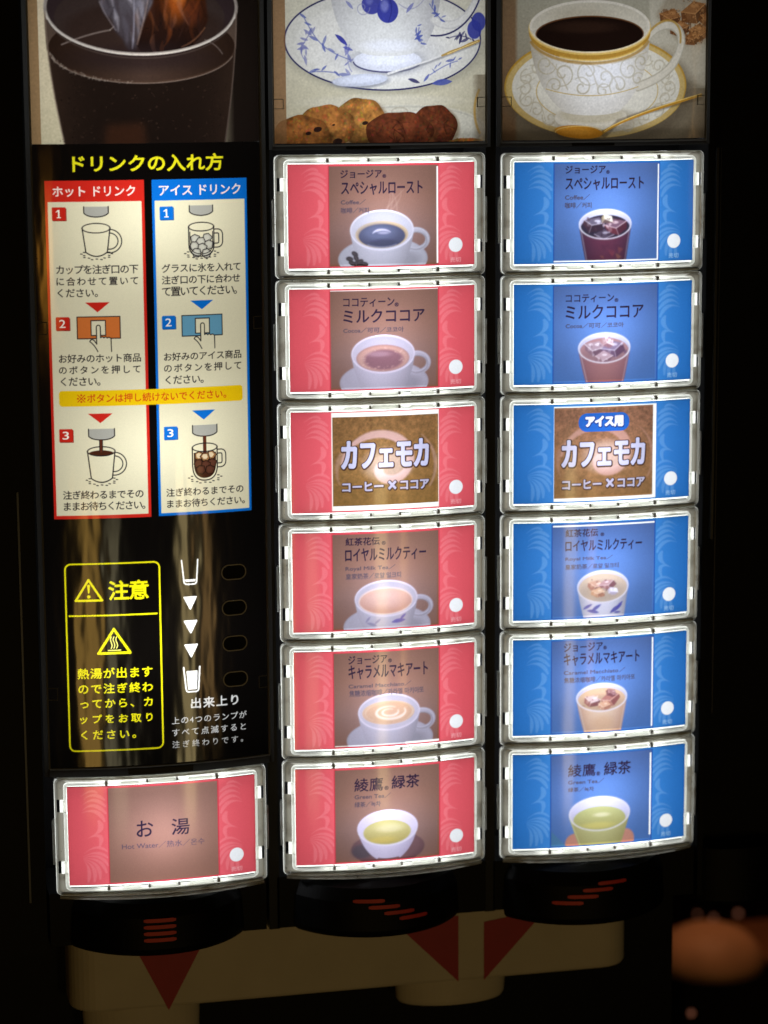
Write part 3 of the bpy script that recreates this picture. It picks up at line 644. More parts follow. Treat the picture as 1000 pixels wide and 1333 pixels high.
# ------------------------------------------------------------------ instruction panel (canvas unit 0.1 mm, y down)
K = (34, 30, 32); RED = (198, 38, 28); BLU = (12, 104, 196); CREAM = (222, 214, 182); YEL = (236, 226, 20)
def instruction_art():
    cv = Cv(-592, 592, -390, 2846, 520, 1422, (9, 7, 6))
    cv.text('ドリンクの入れ方', -385, 385, -336, -248, (222, 214, 30), 2.8)
    for x0, x1, xi0, xi1, yb, yi, col, t, a, b in ((-526, -28, -513, -42, 1520, 1502, RED, 'ホット ドリンク', -487, -72), (11, 509, 24, 496, 1518, 1504, BLU, 'アイス ドリンク', 47, 476)):
        cv.rect(x0, -208, x1, yb, col); cv.rect(xi0, -102, xi1, yi, CREAM); cv.text(t, a, b, -181, -127, (244, 222, 212), 1.4)
    def nozzle(x0, x1, y0, yb):
        cv.poly([(x0, y0), (x1, y0)]+bez((x1, yb-22), (x1-18, yb-4), ((x0+x1)/2, yb), )+bez(((x0+x1)/2, yb), (x0+18, yb-4), (x0, yb-22)), (166, 164, 154))
        cv.line([(x0, y0), (x0, yb-20)]+bez((x0, yb-20), (x0+16, yb-1), ((x0+x1)/2, yb))+bez(((x0+x1)/2, yb), (x1-16, yb-1), (x1, yb-20))+[(x1, y0)], 5.5, K)
    def dots(cx, y, w):
        for k in range(13):
            t = math.radians(-18+216*k/12); q = 1.0+.16*(k % 2); x, yy = cx+w*q*math.cos(t), y+26*q*math.sin(t)
            cv.line([(x-4, yy), (x+4, yy+1)], 5, K)
    def mug(cx, y, yb, coffee=None):
        rx = 70
        cv.line(arc(cx+66, y+66, 52, 50, -100, 110), 24, K); cv.line(arc(cx+66, y+66, 52, 50, -100, 110), 13, CREAM)
        body = [(cx-rx, y)]+[(cx-54, yb-20)]+bez((cx-54, yb-20), (cx, yb+22), (cx+54, yb-20))+[(cx+rx, y)]
        cv.poly(body, CREAM); cv.line(body, 6, K); cv.ell(cx, y, rx, 24, CREAM)
        if coffee: cv.ell(cx, y+10, 62, 15, (66, 32, 20)); cv.rect(cx-8, coffee, cx+8, y+6, (84, 40, 26))
        cv.ring(cx, y, rx, 24, 5.5, K)
        if coffee: cv.rect(cx-8, y-40, cx+8, y+4, (84, 40, 26)); cv.line([(cx-8, coffee), (cx-8, y+4)], 3, K); cv.line([(cx+8, coffee), (cx+8, y+4)], 3, K)
        dots(cx, yb-12, 66)
    def icemug(cx, y, yb, coffee=None):
        rx = 66; hx = cx+rx
        for wd, cc in ((26, K), (15, CREAM)): cv.line([(hx-4, y+24)]+bez((hx+18, y+24), (hx+36, y+24), (hx+36, y+44))+bez((hx+36, y+74), (hx+36, y+96), (hx+16, y+96))+[(hx-4, y+96)], wd, cc)
        body = [(cx-rx, y)]+bez((cx-rx, y+90), (cx-rx, yb), (cx, yb))+bez((cx, yb), (cx+rx, yb), (cx+rx, y+90))+[(cx+rx, y)]
        cv.poly(body, CREAM)
        inner = [(cx-rx+7, y+26)]+bez((cx-rx+7, y+86), (cx-rx+8, yb-12), (cx, yb-12))+bez((cx, yb-12), (cx+rx-8, yb-12), (cx+rx-7, y+86))+[(cx+rx-7, y+26)]
        if coffee: cv.poly(inner, (62, 32, 22))
        pts = ((-32, 62, .1), (30, 58, .5), (-2, 76, -.4), (-38, 98, .7), (40, 92, .2), (4, 108, .3), (-26, 132, -.2), (26, 136, .4)) if not coffee else ((-30, 44, .2), (34, 42, .6), (2, 50, -.3), (-34, 84, .7), (38, 84, .2), (4, 92, .3), (-22, 116, -.2), (26, 118, .4))
        for i, (dx, dy, r) in enumerate(pts):
            q = [(cx+dx+28*math.cos(r+t)*(1 if k % 2 else .9), y+dy+24*math.sin(r+t)) for k, t in enumerate((.6, 1.5, 2.4, 3.6, 4.5, 5.6))]
            if coffee:
                f = (150, 104, 62) if i < 3 else (78, 44, 32); e = (34, 20, 16)
            else: f, e = (176, 172, 158), K
            cv.poly(q, f); cv.line(q+[q[0]], 4, e)
            cv.poly([(a*.6+(cx+dx-4)*.4, b*.6+(y+dy-5)*.4) for a, b in q], (206, 202, 186) if not coffee else ((228, 214, 180) if i < 3 else (92, 54, 40)), .8)
        cv.line(body, 6, K); cv.line(inner, 4, K) if not coffee else None
        if coffee: cv.rect(cx-9, coffee, cx+9, y+34, (84, 40, 26))
        cv.ring(cx, y, rx, 22, 5.5, K); dots(cx, yb-16, 74)
    def square(n, x0, y0, col):
        cv.rrect(x0, y0, x0+69, y0+67, 5, col); cv.poly([(x0+69, y0+4), (x0+73, y0+8), (x0+73, y0+70), (x0+5, y0+70), (x0, y0+66), (x0+69, y0+66)], [v*.72 for v in col])
        if n == '1': cv.poly([(x0+19, y0+23), (x0+31, y0+13), (x0+38, y0+13), (x0+38, y0+50), (x0+45, y0+51), (x0+45, y0+55), (x0+23, y0+55), (x0+23, y0+51), (x0+31, y0+50), (x0+31, y0+22), (x0+19, y0+27)], (250, 240, 226)); return
        cv.text(n, x0+(24 if n == '1' else 17), x0+(41 if n == '1' else 49), y0+13, y0+54, (250, 240, 226), .5)
    def tri(cx, y0, y1, hw, col): cv.poly([(cx-hw, y0), (cx+hw, y0), (cx, y1)], col)
    def press(x0, x1, y0, y1, i0, i1, j0, j1, col):
        cv.rect(x0, y0, x1, y1, col); cv.line([(x0, y0), (x1, y0), (x1, y1), (x0, y1), (x0, y0)], 5, K)
        cv.rect(i0, j0, i1, j1, CREAM); cv.line([(i0, j0), (i1, j0), (i1, j1), (i0, j1), (i0, j0)], 5, K)
        cx = (i0+i1)/2; f = 10
        hand = [(cx-5, y1+67)]+bez((cx-14, y1+50), (cx-28, y1+26), (cx-45, y1+15))+bez((cx-45, y1+15), (cx-38, y1-2), (cx-22, y1+10))+[(cx-f, y1+28), (cx-f, j0+36)]+arc(cx, j0+34, f, f, 180, 360, 8)+[(cx+f, y1-4)]+bez((cx+f, y1-4), (cx+20, y1-12), (cx+27, y1-3))+bez((cx+27, y1-3), (cx+36, y1-12), (cx+43, y1-2))+bez((cx+43, y1-2), (cx+54, y1-10), (cx+63, y1+2))+[(cx+64, y1+67)]
        cv.poly(hand, CREAM); cv.line(hand, 5, K)
    sp = 'space'; B = .7
    nozzle(-333, -210, -77, -25); nozzle(202, 324, -74, -23); mug(-274, 31, 172); icemug(262, 34, 184)
    square('1', -493, -76, RED); square('1', 49, -72, BLU); square('2', -489, 479, RED); square('2', 49, 483, BLU); square('3', -488, 1052, RED); square('3', 47, 1054, BLU)
    for t, a, b, y0, y1 in (('カップを注ぎ口の下', -480, -66, 216, 261), ('に合わせて置いて', -480, -68, 277, 319), ('ください。', -476, -273, 336, 378),
                            ('グラスに氷を入れて', 53, 469, 220, 263), ('注ぎ口の下に合わせ', 52, 465, 279, 322), ('て置いてください。', 52, 447, 336, 382),
                            ('お好みのホット商品', -479, -63, 669, 712), ('のボタンを押して', -480, -67, 729, 770), ('ください。', -473, -272, 787, 830),
                            ('お好みのアイス商品', 55, 465, 672, 714), ('のボタンを押して', 54, 464, 731, 773), ('ください。', 60, 260, 791, 834),
                            ('注ぎ終わるまでその', -478, -66, 1373, 1417), ('ままお待ちください。', -475, -58, 1431, 1476),
                            ('注ぎ終わるまでその', 52, 465, 1377, 1419), ('ままお待ちください。', 55, 472, 1436, 1478)):
        cv.text(t, a, b, y0, y1, K, B, sp)
    tri(-277, 406, 456, 62, RED); tri(258, 409, 455, 60, BLU); tri(-277, 975, 1024, 62, RED); tri(257, 976, 1025, 61, BLU)
    press(-382, -165, 479, 590, -312, -239, 498, 574, (206, 112, 52)); press(152, 364, 484, 590, 222, 296, 501, 577, (98, 152, 178))
    nozzle(-339, -207, 1054, 1111); nozzle(196, 326, 1053, 1112); mug(-277, 1170, 1330, 1109); icemug(259, 1170, 1342, 1110)
    cv.rrect(-483, 856, 469, 936, 16, (232, 190, 14)); cv.text('ボタンは押し続けないでください。', -342, 380, 873, 919, (204, 70, 22), .9)
    for q in (1, -1): cv.line([(-389, 896-18*q), (-353, 896+18*q)], 4.5, (204, 70, 22))
    for dx, dy in ((0, -17), (0, 17), (-17, 0), (17, 0)): cv.ell(-371+dx, 896+dy, 5, 5, (204, 70, 22))
    # caution notice
    cv.line(rr(-479, 1757, 7, 2753, 30, 8)+[rr(-479, 1757, 7, 2753, 30, 8)[0]], 9, YEL)
    def warn(cx, y0, y1, hw, w): cv.line([(cx, y0+w*.6), (cx+hw, y1), (cx-hw, y1), (cx, y0+w*.6), (cx+hw, y1)], w, YEL)
    warn(-360, 1834, 1950, 68, 12); cv.line([(-360, 1872), (-360, 1908)], 14, YEL, taper=(1.1, .6)); cv.ell(-360, 1930, 9, 9, YEL)
    cv.text('注意', -260, -50, 1853, 1946, YEL, 3.2, sp)
    cv.line([(-463, 2030), (-10, 2031)], 9, YEL)
    warn(-236, 2096, 2232, 82, 14)
    for d in (-14, 0, 14): cv.line(bez((-236+d, 2146), (-252+d, 2166), (-222+d, 2182), (-238+d, 2206)), 6, (244, 238, 120))
    cv.line([(-268, 2217), (-203, 2217)], 6, (244, 238, 120))
    for i, (t, a, b, y0, y1) in enumerate((('熱湯が出ます', -430, -40, 2312, 2364), ('ので注ぎ終わ', -428, -40, 2395, 2445), ('ってから、カ', -420, -43, 2478, 2522), ('ップをお取り', -424, -45, 2561, 2605), ('ください。', -420, -133, 2645, 2690))):
        cv.text(t, a, b, y0, y1, YEL, 1.7, sp)
    # filling progress marks
    Wt = (252, 252, 250)
    def cup(y0, y1, fill):
        cv.line([(124, y0), (135, y1-14)]+bez((135, y1-14), (138, y1), (150, y1))+bez((186, y1), (200, y1), (202, y1-14))+[(210, y0)], 8.5, Wt)
        cv.poly([(138, y1-fill), (198, y1-fill), (193, y1-12), (145, y1-12)], Wt)
    cup(1758, 1886, 26); cup(2330, 2462, 112)
    for y in (1952, 2079, 2207): P = [(134, y+3), (198, y+3), (166, y+66)]; cv.poly(P, Wt); cv.line(P+[P[0]], 8, Wt)
    cv.text('出来上り', 158, 418, 2499, 2552, (216, 216, 214), 2.2, sp)
    for t, a, b, y0, y1 in (('上の4つのランプが', 55, 463, 2592, 2630), ('すべて点滅すると', 56, 458, 2656, 2696), ('注ぎ終わりです。', 55, 441, 2722, 2760)): cv.text(t, a, b, y0, y1, (206, 206, 206), .9, sp)
    cv.grain(.012); return cv
LOC0 = (CX[0], CY[0], 0)
pz0, pz1 = -.2846, .0390
panel = print_sheet('instruction_panel', instruction_art(), ROOT, LOC0, -.0592, .0592, pz0, pz1, 0, M_PANEL)
panel['label'] = 'black sheet with red and blue pouring instructions and a yellow caution notice'
WHT = (1, 1, .98)
backlight(panel, 0, 0, (pz0+pz1)/2, -.03, 'AREA', (.123, .322), .055, (1, .97, .90))
for y, e in ((-60, .075), (1130, .075), (2180, .13)): backlight(panel, 0, .003, -y*1e-4, -.040, 'POINT', .006, e, (.92, .96, 1))
for y in (1838, 2029, 2220, 2413):                                                   # dark oval lamps
    b = MB(); zc = -y*1e-4; P0 = rr(.0334, zc-.0041, .0471, zc+.0041, .0040, 8); P1 = rr(.0339, zc-.0036, .0466, zc+.0036, .0035, 8); n = len(P0); V = []
    for P, f in ((P0, .0002), (P0, .0009), (P1, .0009), (P1, .0003)):
        for (u, z) in P: x, yy = bend(u, f); V.append((x, yy, z))
    F = [(j*n+i, j*n+(i+1) % n, (j+1)*n+(i+1) % n, (j+1)*n+i) for j in range(3) for i in range(n)]+[tuple(range(3*n, 4*n))]
    b.add(V, F); b.M[-1] = 1; b.build('progress_lamp', [M_LAMPRIM, M_BLACK], panel, LOC0)

# ------------------------------------------------------------------ the three back-lit photographs above
def grad(cv, a, b, y0, y1): cv.put(np.ones((cv.h, cv.w)), lambda X, Y: lerp(a, b, (Y-y0)/(y1-y0)))
PY0, PY1 = -1240, -376
def pic_iced():
    cv = Cv(-592, 592, PY0, -386, 500, 360, (196, 184, 158)); grad(cv, (206, 192, 168), (186, 178, 150), PY0, -386)
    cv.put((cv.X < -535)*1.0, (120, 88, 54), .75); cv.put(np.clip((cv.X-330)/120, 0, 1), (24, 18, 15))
    cx = -15
    body = bez((cx-488, -1060), (cx-484, -780), (cx-402, -380))+bez((cx+414, -380), (cx+480, -760), (cx+486, -1060))
    cv.poly(body, lambda X, Y: lerp((44, 32, 26), (22, 15, 12), 1-np.abs((X-cx)/470)**3)); 
    cv.poly(bez((cx-486, -1060), (cx-488, -950), (cx-480, -850))+arc(cx-1, -862, 476, 176, 180, 0)+bez((cx+478, -850), (cx+486, -950), (cx+486, -1060)), (80, 66, 58), .9)
    cv.ell(cx, -862, 474, 176, (58, 42, 34)); cv.ell(cx, -868, 470, 170, lambda X, Y: lerp((56, 42, 36), (36, 24, 18), np.abs(X-cx)/470)); 
    cv.ell(cx, -1062, 487, 234, (92, 84, 80)); cv.ell(cx, -1064, 474, 222, (44, 34, 36)); cv.ell(cx-10, -1010, 430, 190, (50, 40, 38)); cv.ell(cx+10, -960, 400, 130, (42, 30, 26), .8, .2)
    cv.line(bez((-420, -880), (-300, -930), (-180, -950)), 8, (128, 116, 112), .7, soft=3); cv.line([(-180, -950), (-150, -975)], 6, (150, 140, 136), .6, soft=3); cv.line(bez((300, -900), (360, -880), (390, -830)), 7, (116, 104, 100), .6, soft=3)
    rnd = random.Random(11)
    Lp = [(-185, -1240), (-228, -1090), (-205, -1030), (-170, -1000), (-150, -940), (-118, -905), (-96, -852), (-60, -840), (-30, -900), (30, -960), (70, -1060), (86, -1240)]; Rp = [(70, -1240), (36, -1080), (-6, -1000), (-50, -880), (-34, -846), (40, -836), (150, -842), (236, -872), (290, -930), (318, -1000), (306, -1110), (296, -1240)]
    def inside(P):
        p = np.array(P, float); m = np.zeros((cv.h, cv.w)); mm, sl = cv.fillseg(np.concatenate([p, np.roll(p, -1, 0)], 1)); m[sl] = mm; return boxblur(m, 2)
    cv.clip = inside(Lp); cv.put(np.ones((cv.h, cv.w)), lambda X, Y: lerp((92, 88, 98), (44, 38, 42), (Y+1150)/290))
    for k in range(46):
        x = rnd.uniform(-220, 70); y = rnd.uniform(-1240, -880); t = 1-(y+1240)/420; g = rnd.choice([(172, 172, 192), (120, 120, 142), (210, 210, 224), (50, 40, 44), (30, 24, 28), (92, 66, 56)])
        cv.line(bez((x, y), (x+rnd.uniform(-40, 30), y+60), (x+rnd.uniform(-40, 60), y+rnd.uniform(90, 190))), rnd.uniform(8, 40), g, rnd.uniform(.15, .45)*(0.35+t), (.1, 1, .5, .1), soft=12)
    cv.clip = inside(Rp); cv.put(np.ones((cv.h, cv.w)), lambda X, Y: lerp((70, 34, 18), (24, 14, 12), (Y+1180)/300))
    cv.ell(165, -1130, 66, 120, (170, 84, 30), .85, .9, .15); cv.ell(170, -1170, 40, 70, (232, 150, 70), .8, .9); cv.ell(236, -1040, 44, 60, (92, 44, 26), .7, .8)
    for k in range(44):
        x = rnd.uniform(0, 300); y = rnd.uniform(-1240, -880); g = rnd.choice([(24, 13, 11), (46, 24, 16), (118, 56, 24), (176, 100, 52), (30, 18, 16), (60, 40, 38), (142, 96, 78)])
        cv.line(bez((x, y), (x+rnd.uniform(-40, 40), y+50), (x+rnd.uniform(-50, 50), y+rnd.uniform(60, 170))), rnd.uniform(6, 34), g, rnd.uniform(.15, .5), (.1, 1, .5, .1), soft=9)
    cv.clip = None
    cv.line(bez((-60, -1230), (-50, -1010), (-70, -860)), 9, (150, 150, 170), .55, soft=5); cv.line(bez((-228, -1090), (-200, -1020), (-150, -950)), 7, (138, 132, 142), .5, soft=5); cv.line(bez((20, -1130), (-6, -1000), (-46, -880)), 8, (196, 170, 160), .35, soft=5); cv.line(bez((180, -866), (250, -890), (300, -960)), 7, (140, 96, 70), .5, soft=5)
    cv.ell(-20, -812, 330, 60, (30, 22, 24), .6, .9)
    cv.ring(cx, -1062, 484, 231, 16, (150, 142, 138), .8, .01); cv.line(arc(cx, -1060, 484, 232, 5, 175), 9, (198, 192, 186), .85, soft=3); cv.line(arc(cx, -1050, 484, 240, 12, 168), 6, (66, 56, 52), .8, soft=3)
    cv.line(arc(cx, -862, 474, 176, 15, 165), 5, (132, 118, 110), .7, soft=3)
    for k in range(70):
        t = math.radians(random.uniform(95, 172)); cv.ell(cx+470*math.cos(t), -864+172*math.sin(t)+random.uniform(-8, 14), random.uniform(3, 7), random.uniform(3, 6), (136, 126, 118), .35, .3)
    cv.line(bez((cx-484, -1040), (cx-484, -780), (cx-404, -386)), 9, (118, 104, 92), .7, soft=4); cv.line(bez((cx+482, -1040), (cx+478, -760), (cx+412, -386)), 7, (96, 84, 78), .7, soft=4)
    for k in range(260): cv.ell(random.uniform(-440, 420), random.uniform(-680, -390), random.uniform(2, 7), random.uniform(2, 6), random.choice([(60, 44, 36), (40, 28, 22), (16, 11, 9)]), .35, .5)
    cv.poly([(-210, -480), (-20, -490), (-10, -386), (-220, -386)], (64, 34, 20), .5, 8)
    cv.grain(.02, 1); return cv
def sprig(cv, pts, rnd, col, n=6):
    cv.line(pts, 5, col, .7, soft=2); P = np.asarray(pts)
    for k in range(n):
        p = P[int((k+.5)/n*len(P)) % len(P)]; leaf(cv, p[0]+rnd.uniform(-22, 22), p[1]+rnd.uniform(-18, 18), rnd.uniform(14, 30), rnd.uniform(-3, 3), col, rnd.uniform(.55, .9))
def pic_plums():
    cv = Cv(-592, 592, PY0, PY1, 500, 364, (204, 200, 184)); grad(cv, (206, 204, 190), (186, 180, 156), PY0, PY1); rnd = random.Random(7); Bl = (74, 86, 160); Nv = (34, 34, 82)
    cv.ell(30, -880, 560, 262, (150, 148, 134), .6, .12)
    cv.ell(15, -900, 545, 258, (206, 206, 202)); cv.ell(15, -890, 470, 205, (216, 216, 214), .9, .12); cv.ell(20, -830, 300, 110, (190, 192, 198), .6, .5)
    cv.ring(15, -900, 541, 255, 8, Nv); cv.ell(-5, -585, 400, 34, (212, 210, 204), .35, .6)
    sprig(cv, bez((-420, -1010), (-360, -900), (-330, -850), (-180, -800)), rnd, Bl, 9); sprig(cv, bez((-420, -800), (-470, -860), (-400, -900), (-380, -960)), rnd, (112, 116, 170), 10); sprig(cv, bez((-380, -740), (-330, -745), (-260, -735)), rnd, Bl, 4)
    sprig(cv, bez((260, -720), (360, -780), (420, -790)), rnd, Bl, 8); sprig(cv, bez((380, -910), (440, -930), (500, -900)), rnd, Nv, 9); leaf(cv, 330, -680, 60, -.1, Bl, .9); leaf(cv, -205, -720, 40, .2, Bl, .6); leaf(cv, 170, -690, 36, .3, Nv, .8)
    sprig(cv, bez((-180, -880), (-200, -820), (-190, -760), (-170, -740)), rnd, (118, 122, 178), 5)
    for x, y in ((520, -950), (545, -990)): cv.ell(x, y, 42, 48, (52, 60, 150), .9, .1)
    cv.ell(25, -790, 196, 70, (120, 124, 140), .5, .4); cv.ell(25, -793, 188, 58, (204, 208, 222)); cv.ell(30, -806, 150, 36, (226, 230, 246), .8, .6); cv.line(arc(25, -792, 186, 56, 20, 175), 7, Nv, .85, soft=2)
    cv.poly(bez((-292, -1240), (-288, -1010), (-200, -870), (-130, -838))+arc(28, -846, 158, 30, 170, 10)+bez((190, -838), (270, -880), (320, -1010), (336, -1240)), lambda X, Y: lerp((216, 218, 220), (168, 168, 174), np.abs((X+10)/330)**2.2+np.clip((Y+960)/300, 0, 1)*.2))
    cv.ell(30, -870, 130, 30, (226, 230, 244), .6, .8)
    for wd, cc in ((46, (196, 196, 198)), (30, (212, 212, 212))): cv.line(bez((285, -1000), (400, -930), (500, -1010), (545, -1130)), wd, cc, soft=2)
    cv.line(bez((268, -920), (400, -905), (510, -1000), (552, -1110)), 8, Nv, soft=2)
    cv.ell(-60, -1080, 54, 52, (70, 74, 160), 1, .08); cv.ell(27, -1046, 58, 62, (60, 66, 158), 1, .06); cv.ell(10, -1070, 22, 30, (128, 134, 204), .8, .6); cv.line(bez((40, -1100), (60, -1050), (30, -990)), 6, (40, 44, 120), .6, soft=3); cv.ell(-72, -1096, 18, 20, (120, 126, 196), .7, .6)
    cv.line(spiral(-110, -1060, 40, 0, 1.2), 5, (140, 142, 176), .7, soft=2); cv.line(bez((90, -1080), (150, -1030), (200, -1060), (240, -1120)), 5, (140, 142, 176), .7, soft=2); leaf(cv, 150, -1060, 34, -.9, (110, 116, 180), .8); leaf(cv, -180, -1075, 30, .8, (110, 116, 180), .7); leaf(cv, -225, -900, 44, .7, (56, 60, 150), .95); leaf(cv, -190, -855, 30, .3, (80, 86, 166), .8)
    sprig(cv, bez((200, -960), (190, -920), (215, -880)), rnd, Bl, 8); sprig(cv, bez((260, -1080), (300, -1020), (330, -1000)), rnd, Bl, 6)
    cv.line([(30, -722), (250, -785), (548, -885)], 17, (120, 122, 128), .6, soft=5); cv.line([(28, -728), (250, -792), (548, -895)], 13, (214, 214, 216), taper=(.9, .6, .8, 1)); cv.line([(330, -818), (548, -893)], 14, (176, 146, 84), taper=(.7, 1.2, .8, 1.3, 1)); cv.line([(360, -826), (540, -890)], 4, (228, 204, 142))
    cv.ell(-122, -688, 158, 34, (112, 116, 130), .6, .25, -.05); cv.ell(-125, -696, 150, 31, (188, 194, 212), 1, .04, -.06); cv.ell(-130, -700, 120, 18, (214, 220, 238), .7, .6, -.06)
    cv.ell(120, -440, 470, 130, (200, 198, 186), .9, .06); cv.ring(120, -440, 455, 120, 10, (168, 166, 156), .5, .01); cv.ell(220, -505, 120, 30, (222, 220, 212), .7, .4); cv.ring(90, -535, 44, 20, 9, (168, 162, 146), .6)
    def cookie(x, y, rx, ry, c, chip):
        cv.ell(x+6, y+12, rx+8, ry+6, (92, 66, 36), .5, .15); P = [(x+rx*(1+.03*math.sin(5*t+x))*math.cos(t), y+ry*(1+.04*math.sin(7*t+y))*math.sin(t)) for t in np.linspace(0, 6.283, 60)]; cv.poly(P, lambda X, Y: lerp(c, [v*.62 for v in c], (np.hypot((X-x)/rx, (Y-y+18)/ry))**3*.8))
        for k in range(170):
            t = rnd.uniform(0, 6.28); q = rnd.uniform(0, .93)**.6; cv.ell(x+rx*q*math.cos(t), y+ry*q*math.sin(t), rnd.uniform(3, 11), rnd.uniform(2, 7), [min(255, v*rnd.choice([.72, .84, 1.16, 1.25])) for v in c], .42, .5, rnd.uniform(0, 3))
        for k in range(10):
            t = rnd.uniform(0, 6.28); q = rnd.uniform(.2, .8); X0, Y0 = x+rx*q*math.cos(t), y+ry*q*math.sin(t); cv.line([(X0, Y0), (X0+rnd.uniform(-26, 26), Y0+rnd.uniform(-14, 14)), (X0+rnd.uniform(-40, 40), Y0+rnd.uniform(-20, 20))], 4, [v*.5 for v in c], .45, (.3, 1, .2), soft=2)
        for (a, b, s) in chip: cv.ell(x+a, y+b, s, s*.62, (38, 24, 22), .95, .15, -.2)
    cookie(-125, -488, 142, 118, (172, 118, 60), ((25, 10, 16), )); cookie(-310, -460, 156, 112, (162, 106, 54), ((60, 75, 26), (-20, 66, 20), (40, -10, 8))); cookie(-440, -408, 158, 112, (146, 92, 46), ((85, -40, 22), (35, -20, 15)))
    cookie(285, -455, 132, 112, (98, 50, 32), ()); cookie(90, -430, 190, 104, (104, 54, 34), ())
    for k in range(12): x, y = rnd.uniform(-20, 380), rnd.uniform(-500, -390); cv.line([(x, y), (x+rnd.uniform(-20, 40), y+rnd.uniform(10, 40)), (x+rnd.uniform(-10, 60), y+rnd.uniform(30, 70))], 5, (54, 26, 18), .7, soft=3)
    cookie(470, -368, 110, 26, (150, 96, 48), ())
    km = ((cv.a[..., 0]-cv.a[..., 2] > 40) & (cv.Y > -620)).astype(float); n1 = boxblur(RNG.normal(0, 1, km.shape), 2); n2 = boxblur(RNG.normal(0, 1, km.shape), 5); cv.a = np.clip(cv.a*(1+(km*(n1/n1.std()*.06+n2/n2.std()*.07))[..., None]), 0, 255)
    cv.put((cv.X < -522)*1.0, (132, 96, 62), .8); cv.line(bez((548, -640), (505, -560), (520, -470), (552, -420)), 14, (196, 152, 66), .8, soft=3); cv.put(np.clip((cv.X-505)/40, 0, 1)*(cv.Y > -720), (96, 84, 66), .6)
    cv.grain(.02, 1); return cv
def pic_gold():
    cv = Cv(-592, 592, PY0, PY1, 500, 364, (150, 140, 118)); grad(cv, (172, 170, 154), (120, 108, 88), PY0, PY1); Gd = (176, 136, 52); Sc = (186, 178, 158); rnd = random.Random(5)
    cv.put(np.clip((-500-cv.X)/20, 0, 1), (116, 86, 58), .8)
    cv.poly([(230, -1240), (592, -1240), (592, -720), (470, -700), (240, -860)], (188, 182, 166), .9, 3); cv.poly([(270, -1020), (340, -1120), (592, -1180), (592, -860), (440, -850)], (150, 138, 118), .7, 4); cv.poly([(300, -870), (592, -860), (592, -650), (420, -690)], (176, 168, 150), .8, 4)
    for x, y, s in ((360, -1010, 70), (420, -950, 62), (510, -1040, 90), (540, -930, 70), (600, -1000, 60), (500, -900, 52)):
        ice(cv, x, y, s, rnd.uniform(-.5, .5), (104, 62, 32), (140, 92, 52), (82, 48, 26), (186, 134, 84))
        for k in range(50): cv.ell(x+rnd.uniform(-s, s)*.8, y+rnd.uniform(-s, s)*.7, rnd.uniform(2, 5), rnd.uniform(2, 4), rnd.choice([(190, 140, 90), (70, 40, 22)]), .5, .4)
    cv.ell(-40, -620, 545, 285, (84, 74, 60), .6, .15); cv.ell(-55, -655, 520, 268, Gd); cv.ell(-55, -650, 512, 262, (200, 180, 130), .7, .02); cv.ell(-55, -652, 478, 238, (212, 208, 196)); cv.ell(-55, -640, 330, 160, (214, 210, 198)); cv.ring(-55, -630, 345, 168, 5, (190, 160, 92), .9)
    for k in range(22):
        t = k/22*6.283; cv.line(spiral(-55+412*math.cos(t), -645+203*math.sin(t), 44, t+1.2, 1.15, 1 if k % 2 else -1), 8, Sc, .9, soft=2); cv.line(bez((-55+450*math.cos(t), -645+222*math.sin(t)), (-55+400*math.cos(t+.15), -645+196*math.sin(t+.15)), (-55+372*math.cos(t+.3), -645+185*math.sin(t+.3))), 6, Sc, .8, soft=2)
    cv.ell(-60, -470, 250, 70, (150, 140, 120), .7, .5)
    cv.ell(-95, -492, 205, 66, (206, 200, 186)); cv.ell(-90, -508, 180, 46, (176, 166, 142), .7, .3); cv.ell(-60, -540, 90, 24, (236, 208, 150), .5, .8)
    for wd, cc in ((50, (178, 172, 156)), (34, (206, 200, 186))): cv.line(bez((215, -900), (330, -1030), (470, -960), (420, -840))+bez((420, -840), (380, -720), (260, -680), (170, -650)), wd, cc, soft=2)
    cv.line(bez((240, -940), (340, -1040), (440, -990), (424, -880)), 12, (176, 138, 62), .8, soft=3)
    body = bez((-442, -960), (-436, -760), (-370, -620), (-270, -540))+arc(-95, -540, 175, 36, 180, 0)+bez((80, -540), (180, -620), (236, -760), (243, -960))
    cv.poly(body, lambda X, Y: lerp((226, 224, 222), (160, 152, 136), np.abs((X+70)/370)**2.2*.9+np.clip((Y+640)/140, 0, 1)*.25))
    old = cv.clip; m = np.zeros((cv.h, cv.w)); mm, sl = cv.fillseg(np.concatenate([np.array(body), np.roll(np.array(body), -1, 0)], 1)); m[sl] = mm; cv.clip = m*(cv.Y < -612+((cv.X+100)/340)**2*-70)
    for (x, y, r, a, d) in ((-350, -770, 60, 0, 1), (-255, -720, 66, 2, -1), (-150, -650, 56, 4, 1), (-115, -730, 74, 1, 1), (-20, -700, 60, 3, -1), (60, -660, 60, 2, 1), (120, -740, 64, 5, -1), (190, -780, 46, 1, 1), (-30, -630, 44, 0, -1), (-300, -660, 44, 3, 1), (170, -690, 40, 0, -1)): cv.line(spiral(x, y, r, a, 1.25, d), 9, (176, 168, 146), .85, (.5, 1, 1, .8), soft=2)
    for (p, q, s) in (((-420, -840), (-300, -800), (-230, -640)), ((-230, -780), (-100, -820), (-60, -640)), ((-120, -770), (20, -760), (60, -640)), ((20, -770), (140, -800), (220, -830))): cv.line(bez(p, q, s), 7, (182, 172, 150), .85, soft=2)
    cv.clip = old
    cv.line([(-348+i*26, -612-70*((-348+i*26+100)/340)**2+6) for i in range(21)], 5, (186, 160, 96), .9, soft=1)
    cv.ell(-20, -730, 150, 90, (236, 240, 255), .4, .9)  # bluish backlight glow painted on the cup body
